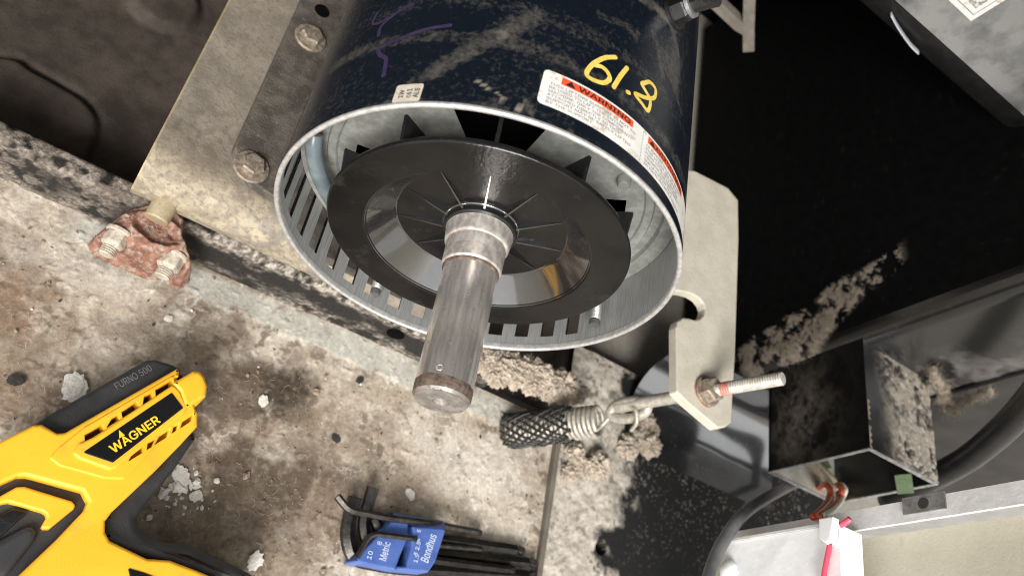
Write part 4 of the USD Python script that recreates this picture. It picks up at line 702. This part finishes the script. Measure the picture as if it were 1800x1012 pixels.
# ------------------------------------------------------------------ hex keys in their blue holder
Hk = lambda p, z: onz((560+p[0]*.27778, 820+p[1]*.27778), z)
hold = thing('hex_key_holder', 'blue plastic holder clasping the black hex keys on the floor', 'holder', Hk((560, 500), 0))
hp = lambda z, *ps: [tuple(Hk(p, z)[:2]) for p in ps]
obj('body', prism(rounded(hp(.020, (222, 598), (330, 480), (430, 372), (472, 330), (570, 345), (575, 430), (520, 560), (490, 655), (360, 628)), .0008), .002, .020, .0015), K['blue'], hold, smooth=35)
obj('clip_arm', prism(rounded(hp(.024, (598, 372), (792, 386), (806, 402), (742, 600), (694, 668), (500, 650), (505, 625), (555, 625), (590, 500)), .0009), .002, .024, .0015), K['blue'], hold, smooth=35)
P = np.array([Hk(p, z) for p, z in (((470, 288), .012), ((790, 340), .016), ((806, 400), .024), ((598, 374), .024), ((470, 332), .020))])
obj('side_slope', (np.vstack([P, P-[0, 0, .012]]), np.array([[0, 1, 2], [0, 2, 3], [0, 3, 4], [0, 6, 1], [0, 5, 6], [1, 7, 2], [1, 6, 7]])), K['blue'], hold)
def ht(s, p0, p1, up, h, z, w=None, mat=K['whiteprint']):
    o_, a_, b_ = Hk(p0, z), Hk(p1, z), Hk(up, z); m = meshkit.text_mesh(s, h, .0002); m = squeeze(m, np.linalg.norm(a_-o_)) if w else m; obj('lettering', to_plane(m, o_+[0, 0, .00015], a_-o_, b_-o_), mat, hold)
ht('Metric', (425, 600), (455, 485), (395, 590), .0052, .020, 1)
ht('Bondhus', (690, 612), (745, 440), (655, 600), .0060, .024, 1)
for s, p in (('10', (330, 590)), ('8', (395, 500)), ('6', (508, 362))): ht(s, p, (p[0]+8, p[1]-30), (p[0]-20, p[1]-5), .0033, .020)
for s, p in (('1.5', (622, 610)), ('3', (622, 565)), ('2.5', (632, 530)), ('4', (637, 478)), ('5', (642, 420))): ht(s, p, (p[0]+8, p[1]-30), (p[0]-20, p[1]-5), .0028, .024)
def key(label, r, pts_, mat='oxide'):
    P = np.array([Hk(p[:2], p[2]) for p in pts_]); L_ = [P[0]]
    for i in range(1, len(P)-1):                       # rounded elbows
        a_, b_ = P[i-1]-P[i], P[i+1]-P[i]; d_ = min(.012 if r > .003 else .007, .45*np.linalg.norm(a_), .45*np.linalg.norm(b_)); s0, s1 = P[i]+a_/np.linalg.norm(a_)*d_, P[i]+b_/np.linalg.norm(b_)*d_
        L_ += [(1-t_)**2*s0+2*t_*(1-t_)*P[i]+t_*t_*s1 for t_ in np.linspace(0, 1, 8)]
    L_.append(P[-1]); t_ = thing('hex_key', label, 'hex key', P[0], 'hex keys in the blue holder')
    obj('bar', tube(L_, r, 6, up=(0, 0, 1)), K[mat], t_, smooth=False)
    e_ = (L_[-1]-L_[-2]); e_ = e_/np.linalg.norm(e_); obj('ball_end', lathe([(0, 0), (r*.62, 0), (r*.62, r*.5), (r*.92, r*1.0), (r*.85, r*1.6), (r*.5, r*1.9), (0, r*1.95)], 6, np.array(L_[-1]), e_), K['oxideworn'], t_)
key('thickest black hex key, its bent end outermost on the left', .0050, ((230, 190, .012), (172, 420, .008), (215, 590, .0055), (480, 640, .0055), (760, 655, .0055), (1310, 690, .0055)))
key('black hex key with short arm standing behind the thickest one', .0043, ((345, 130, .014), (280, 350, .008), (300, 470, .006), (560, 530, .006), (1320, 605, .006)))
key('thin grey hex key bridging over the two thick arms at top', .0026, ((118, 185, .022), (190, 275, .022), (455, 325, .0225), (700, 358, .019), (1000, 412, .008)), 'oxideworn')
key('thin grey hex key lying across the face of the holder', .0021, ((245, 570, .021), (325, 418, .023), (590, 452, .0245)), 'oxideworn')
key('hex key with ball end lying in the middle of the row', .0042, ((350, 320, .010), (385, 400, .008), (560, 430, .0065), (1245, 525, .0065)))
key('short thin hex key between the long bars', .0020, ((560, 480, .012), (800, 500, .010), (1010, 520, .0095)), 'oxideworn')
key('black hex key just above the bottom bar', .0030, ((500, 560, .012), (760, 595, .011), (1200, 650, .010)))

# ------------------------------------------------------------------ chips, grit and lint
def shard(q, s, mat, name, label, cat, seed):
    m = trimesh.creation.icosphere(subdivisions=3, radius=1.); v = m.vertices*np.array([1, .75, .07])*s; n_ = fbm(m.vertices*2.6+seed, 5, seed); v = v*(.25+1.45*n_)[:, None]
    a = seed*1.7; v = v@np.array([[math.cos(a), math.sin(a), 0], [-math.sin(a), math.cos(a), 0], [0, 0, 1]]); v += q+[0, 0, s*.2]
    o = obj(name, (v, m.faces), mat, None, smooth=40); return props(o, label, cat)
for p, s, mt_, lb, sd in (((128, 682), .0085, 'chip', 'white torn paint flake above the heat gun', 1), ((28, 668), .0042, 'darkchip', 'small black crumb near the left edge of the floor', 2), ((462, 705), .0042, 'chip', 'small white flake in the dark brown stain', 3), ((296, 560), .0028, 'chip', 'tiny white crumb on the floor below the rusty clamp', 4),
                          ((318, 838), .0062, 'chip', 'large white flake right of the heat gun body', 5), ((344, 872), .0040, 'chip', 'white flake below the large flake by the heat gun', 6), ((720, 868), .0042, 'chip', 'slim white sliver above the hex keys', 7), ((632, 668), .003, 'darkchip', 'dark crumb left of the motor shaft end', 8), ((590, 770), .0034, 'darkchip', 'dark crumb below the motor shaft end', 9), ((448, 985), .0055, 'chip', 'white flake at the bottom edge near the heat gun grip', 10)):
    shard(onz(p, .001), s, K[mt_], 'flake', lb, 'flake', sd)
def grit(n, mat, label, size, region, seed):
    r_ = np.random.default_rng(seed); base = trimesh.creation.icosphere(subdivisions=1); ms_ = []
    pts_ = region(r_, n)
    for q in pts_:
        s = size*r_.lognormal(0, .5); v = base.vertices*(.6+.8*r_.random(base.vertices.shape))*np.array([1, r_.uniform(.4, 1), r_.uniform(.3, .7)])*s; a = r_.uniform(0, 6.3); v = v@np.array([[math.cos(a), math.sin(a), 0], [-math.sin(a), math.cos(a), 0], [0, 0, 1]]); ms_.append((v+np.array([q[0], q[1], s*.25+.0006]), base.faces))
    return obj('grit', cat_(*ms_), mat, None, label=label, kind='stuff', cat='grit')
anyfloor = lambda r_, n: np.column_stack([r_.uniform(-.26, .21, n), r_.uniform(-.20, .036, n)])
near = lambda c, s: (lambda r_, n: np.column_stack([r_.normal(c[0], s, n), r_.normal(c[1], s*.8, n)]))
grit(120, K['chip'], 'fine pale grit scattered over the floor', .00045, anyfloor, 21); grit(110, K['darkchip'], 'fine black grit scattered over the floor', .0006, anyfloor, 22); grit(380, K['brownchip'], 'fine brown grit scattered over the floor', .0007, anyfloor, 23)
grit(60, K['chip'], 'cluster of pale flakes right of the heat gun', .0012, near(onz((325, 860), 0), .010), 24)

r_ = np.random.default_rng(77); C_, cnt, wd = [], [], []
for _ in range(2600):
    p = np.array([r_.uniform(-.27, .21), r_.uniform(-.20, .036), .0012]); a = r_.uniform(0, 2*pi); ln = r_.lognormal(-7.45, .5); C_.append(p); cr = r_.normal()*.25
    for _k in range(6): a += cr+r_.normal()*.35; p = p+ln*np.array([math.cos(a), math.sin(a), r_.normal()*.12]); p[2] = max(p[2], .0007); C_.append(p)
    cnt.append(7); wd += [r_.uniform(.00008, .00020)]*7
b = UsdGeom.BasisCurves.Define(stage, '/World/lint_fibres'); b.CreateTypeAttr('linear'); b.CreateCurveVertexCountsAttr(cnt); b.CreatePointsAttr(Vt.Vec3fArray.FromNumpy(np.array(C_, np.float32))); b.CreateWidthsAttr(Vt.FloatArray.FromNumpy(np.array(wd, np.float32))); b.SetWidthsInterpolation('vertex')
UsdShade.MaterialBindingAPI.Apply(b.GetPrim()).Bind(K['lint']); props(b.GetPrim(), 'fine pale lint fibres matted over the floor', 'lint', None, 'stuff')
def lint_clump(name, label, pts_, seed, fib=700, flen=.006, core=True, mat=K['lint']):
    r_ = np.random.default_rng(seed); t_ = thing(name, label, 'lint', pts_[0][0])
    if core:
        ms_ = []
        for q, s in pts_:
            m = trimesh.creation.icosphere(subdivisions=5, radius=1.); n_ = fbm(m.vertices*2.2+np.array(q)*200, 3, seed); n2 = fbm(m.vertices*7+np.array(q)*90, 4, seed+5); v = m.vertices*s*(.10+1.05*n_+.85*n2)[:, None]*np.array([1, 1, .7]); ms_.append((v+np.array(q), m.faces))
        obj('clump', cat_(*ms_), mat, t_, smooth=True)
    C_, cnt, wd = [], [], []
    for _ in range(fib):
        q, s = pts_[r_.integers(len(pts_))]; d = r_.normal(size=3); d /= np.linalg.norm(d); p = np.array(q)+d*s*r_.uniform(.3, .8)*np.array([1, 1, .7]); d = d+r_.normal(size=3)*.6
        st_ = [p]
        for _k in range(5): d = d/np.linalg.norm(d)+r_.normal(size=3)*.55; p = p+d/np.linalg.norm(d)*flen*r_.uniform(.1, .3); st_.append(p)
        C_ += st_; cnt.append(len(st_)); wd += list(np.linspace(.00022, .00008, len(st_)))
    path = numbered(str(t_.GetPath())+'/fibres'); b = UsdGeom.BasisCurves.Define(stage, path); b.CreateTypeAttr('linear'); b.CreateCurveVertexCountsAttr(cnt)
    b.CreatePointsAttr(Vt.Vec3fArray.FromNumpy((np.array(C_)-off(t_)).astype(np.float32))); b.CreateWidthsAttr(Vt.FloatArray.FromNumpy(np.array(wd, np.float32))); b.SetWidthsInterpolation('vertex'); UsdShade.MaterialBindingAPI.Apply(b.GetPrim()).Bind(mat); props(b.GetPrim(), kind='stuff')
S = lambda ps, z, s: [(onz(p, z), s*random.uniform(.7, 1.25)) for p in ps]
lint_clump('lint_roll', 'fluffy grey lint roll on the rail end beside the shaft', S(((855, 632), (875, 640), (895, 642), (915, 650), (935, 655), (955, 664), (975, 672), (995, 680), (1015, 690), (940, 670), (970, 688), (905, 662), (875, 655)), .036, .0115), 31, 1400, .009)
lint_clump('lint_clump', 'grey lint behind the tension spring', S(((1130, 735), (1145, 755), (1120, 768), (1105, 785), (1140, 780), (1010, 800), (1030, 820), (1050, 815), (1000, 830)), .004, .009), 32, 900, .007)
r_ = np.random.default_rng(33); cand = np.argwhere(clL > .35); pick = cand[r_.integers(len(cand), size=9000)]; C_, cnt, wd = [], [], []
for a_, b_ in pick:
    p = HP[a_, b_]+r_.normal(size=3)*.0004; d = np.array([-.7, 0, 0])+r_.normal(size=3)*.8; ln = r_.uniform(.001, .0042); C_.append(p); wd.append(.00016)
    for _k in range(4): d = d/np.linalg.norm(d)+r_.normal(size=3)*.6; p = p+d/np.linalg.norm(d)*ln*.3; C_.append(p); wd.append(.00013-.00002*_k)
    cnt.append(5)
b = UsdGeom.BasisCurves.Define(stage, '/World/lint_felt'); b.CreateTypeAttr('linear'); b.CreateCurveVertexCountsAttr(cnt); b.CreatePointsAttr(Vt.Vec3fArray.FromNumpy(np.array(C_, np.float32))); b.CreateWidthsAttr(Vt.FloatArray.FromNumpy(np.array(wd, np.float32))); b.SetWidthsInterpolation('vertex')
UsdShade.MaterialBindingAPI.Apply(b.GetPrim()).Bind(K['lint']); props(b.GetPrim(), 'matted lint caught on the black housing behind the bracket', 'lint', None, 'stuff')
lint_clump('lint_clump', 'shaggy lint beside the top of the square duct', [(ony(p, YF-.003), random.uniform(.003, .0055)) for p in ((1648, 672), (1655, 684), (1664, 694), (1672, 704), (1655, 700), (1644, 662), (1640, 650), (1662, 680), (1680, 712), (1690, 708), (1702, 702), (1714, 697), (1726, 692), (1738, 688), (1666, 716), (1676, 722))], 34, 1100, .009)
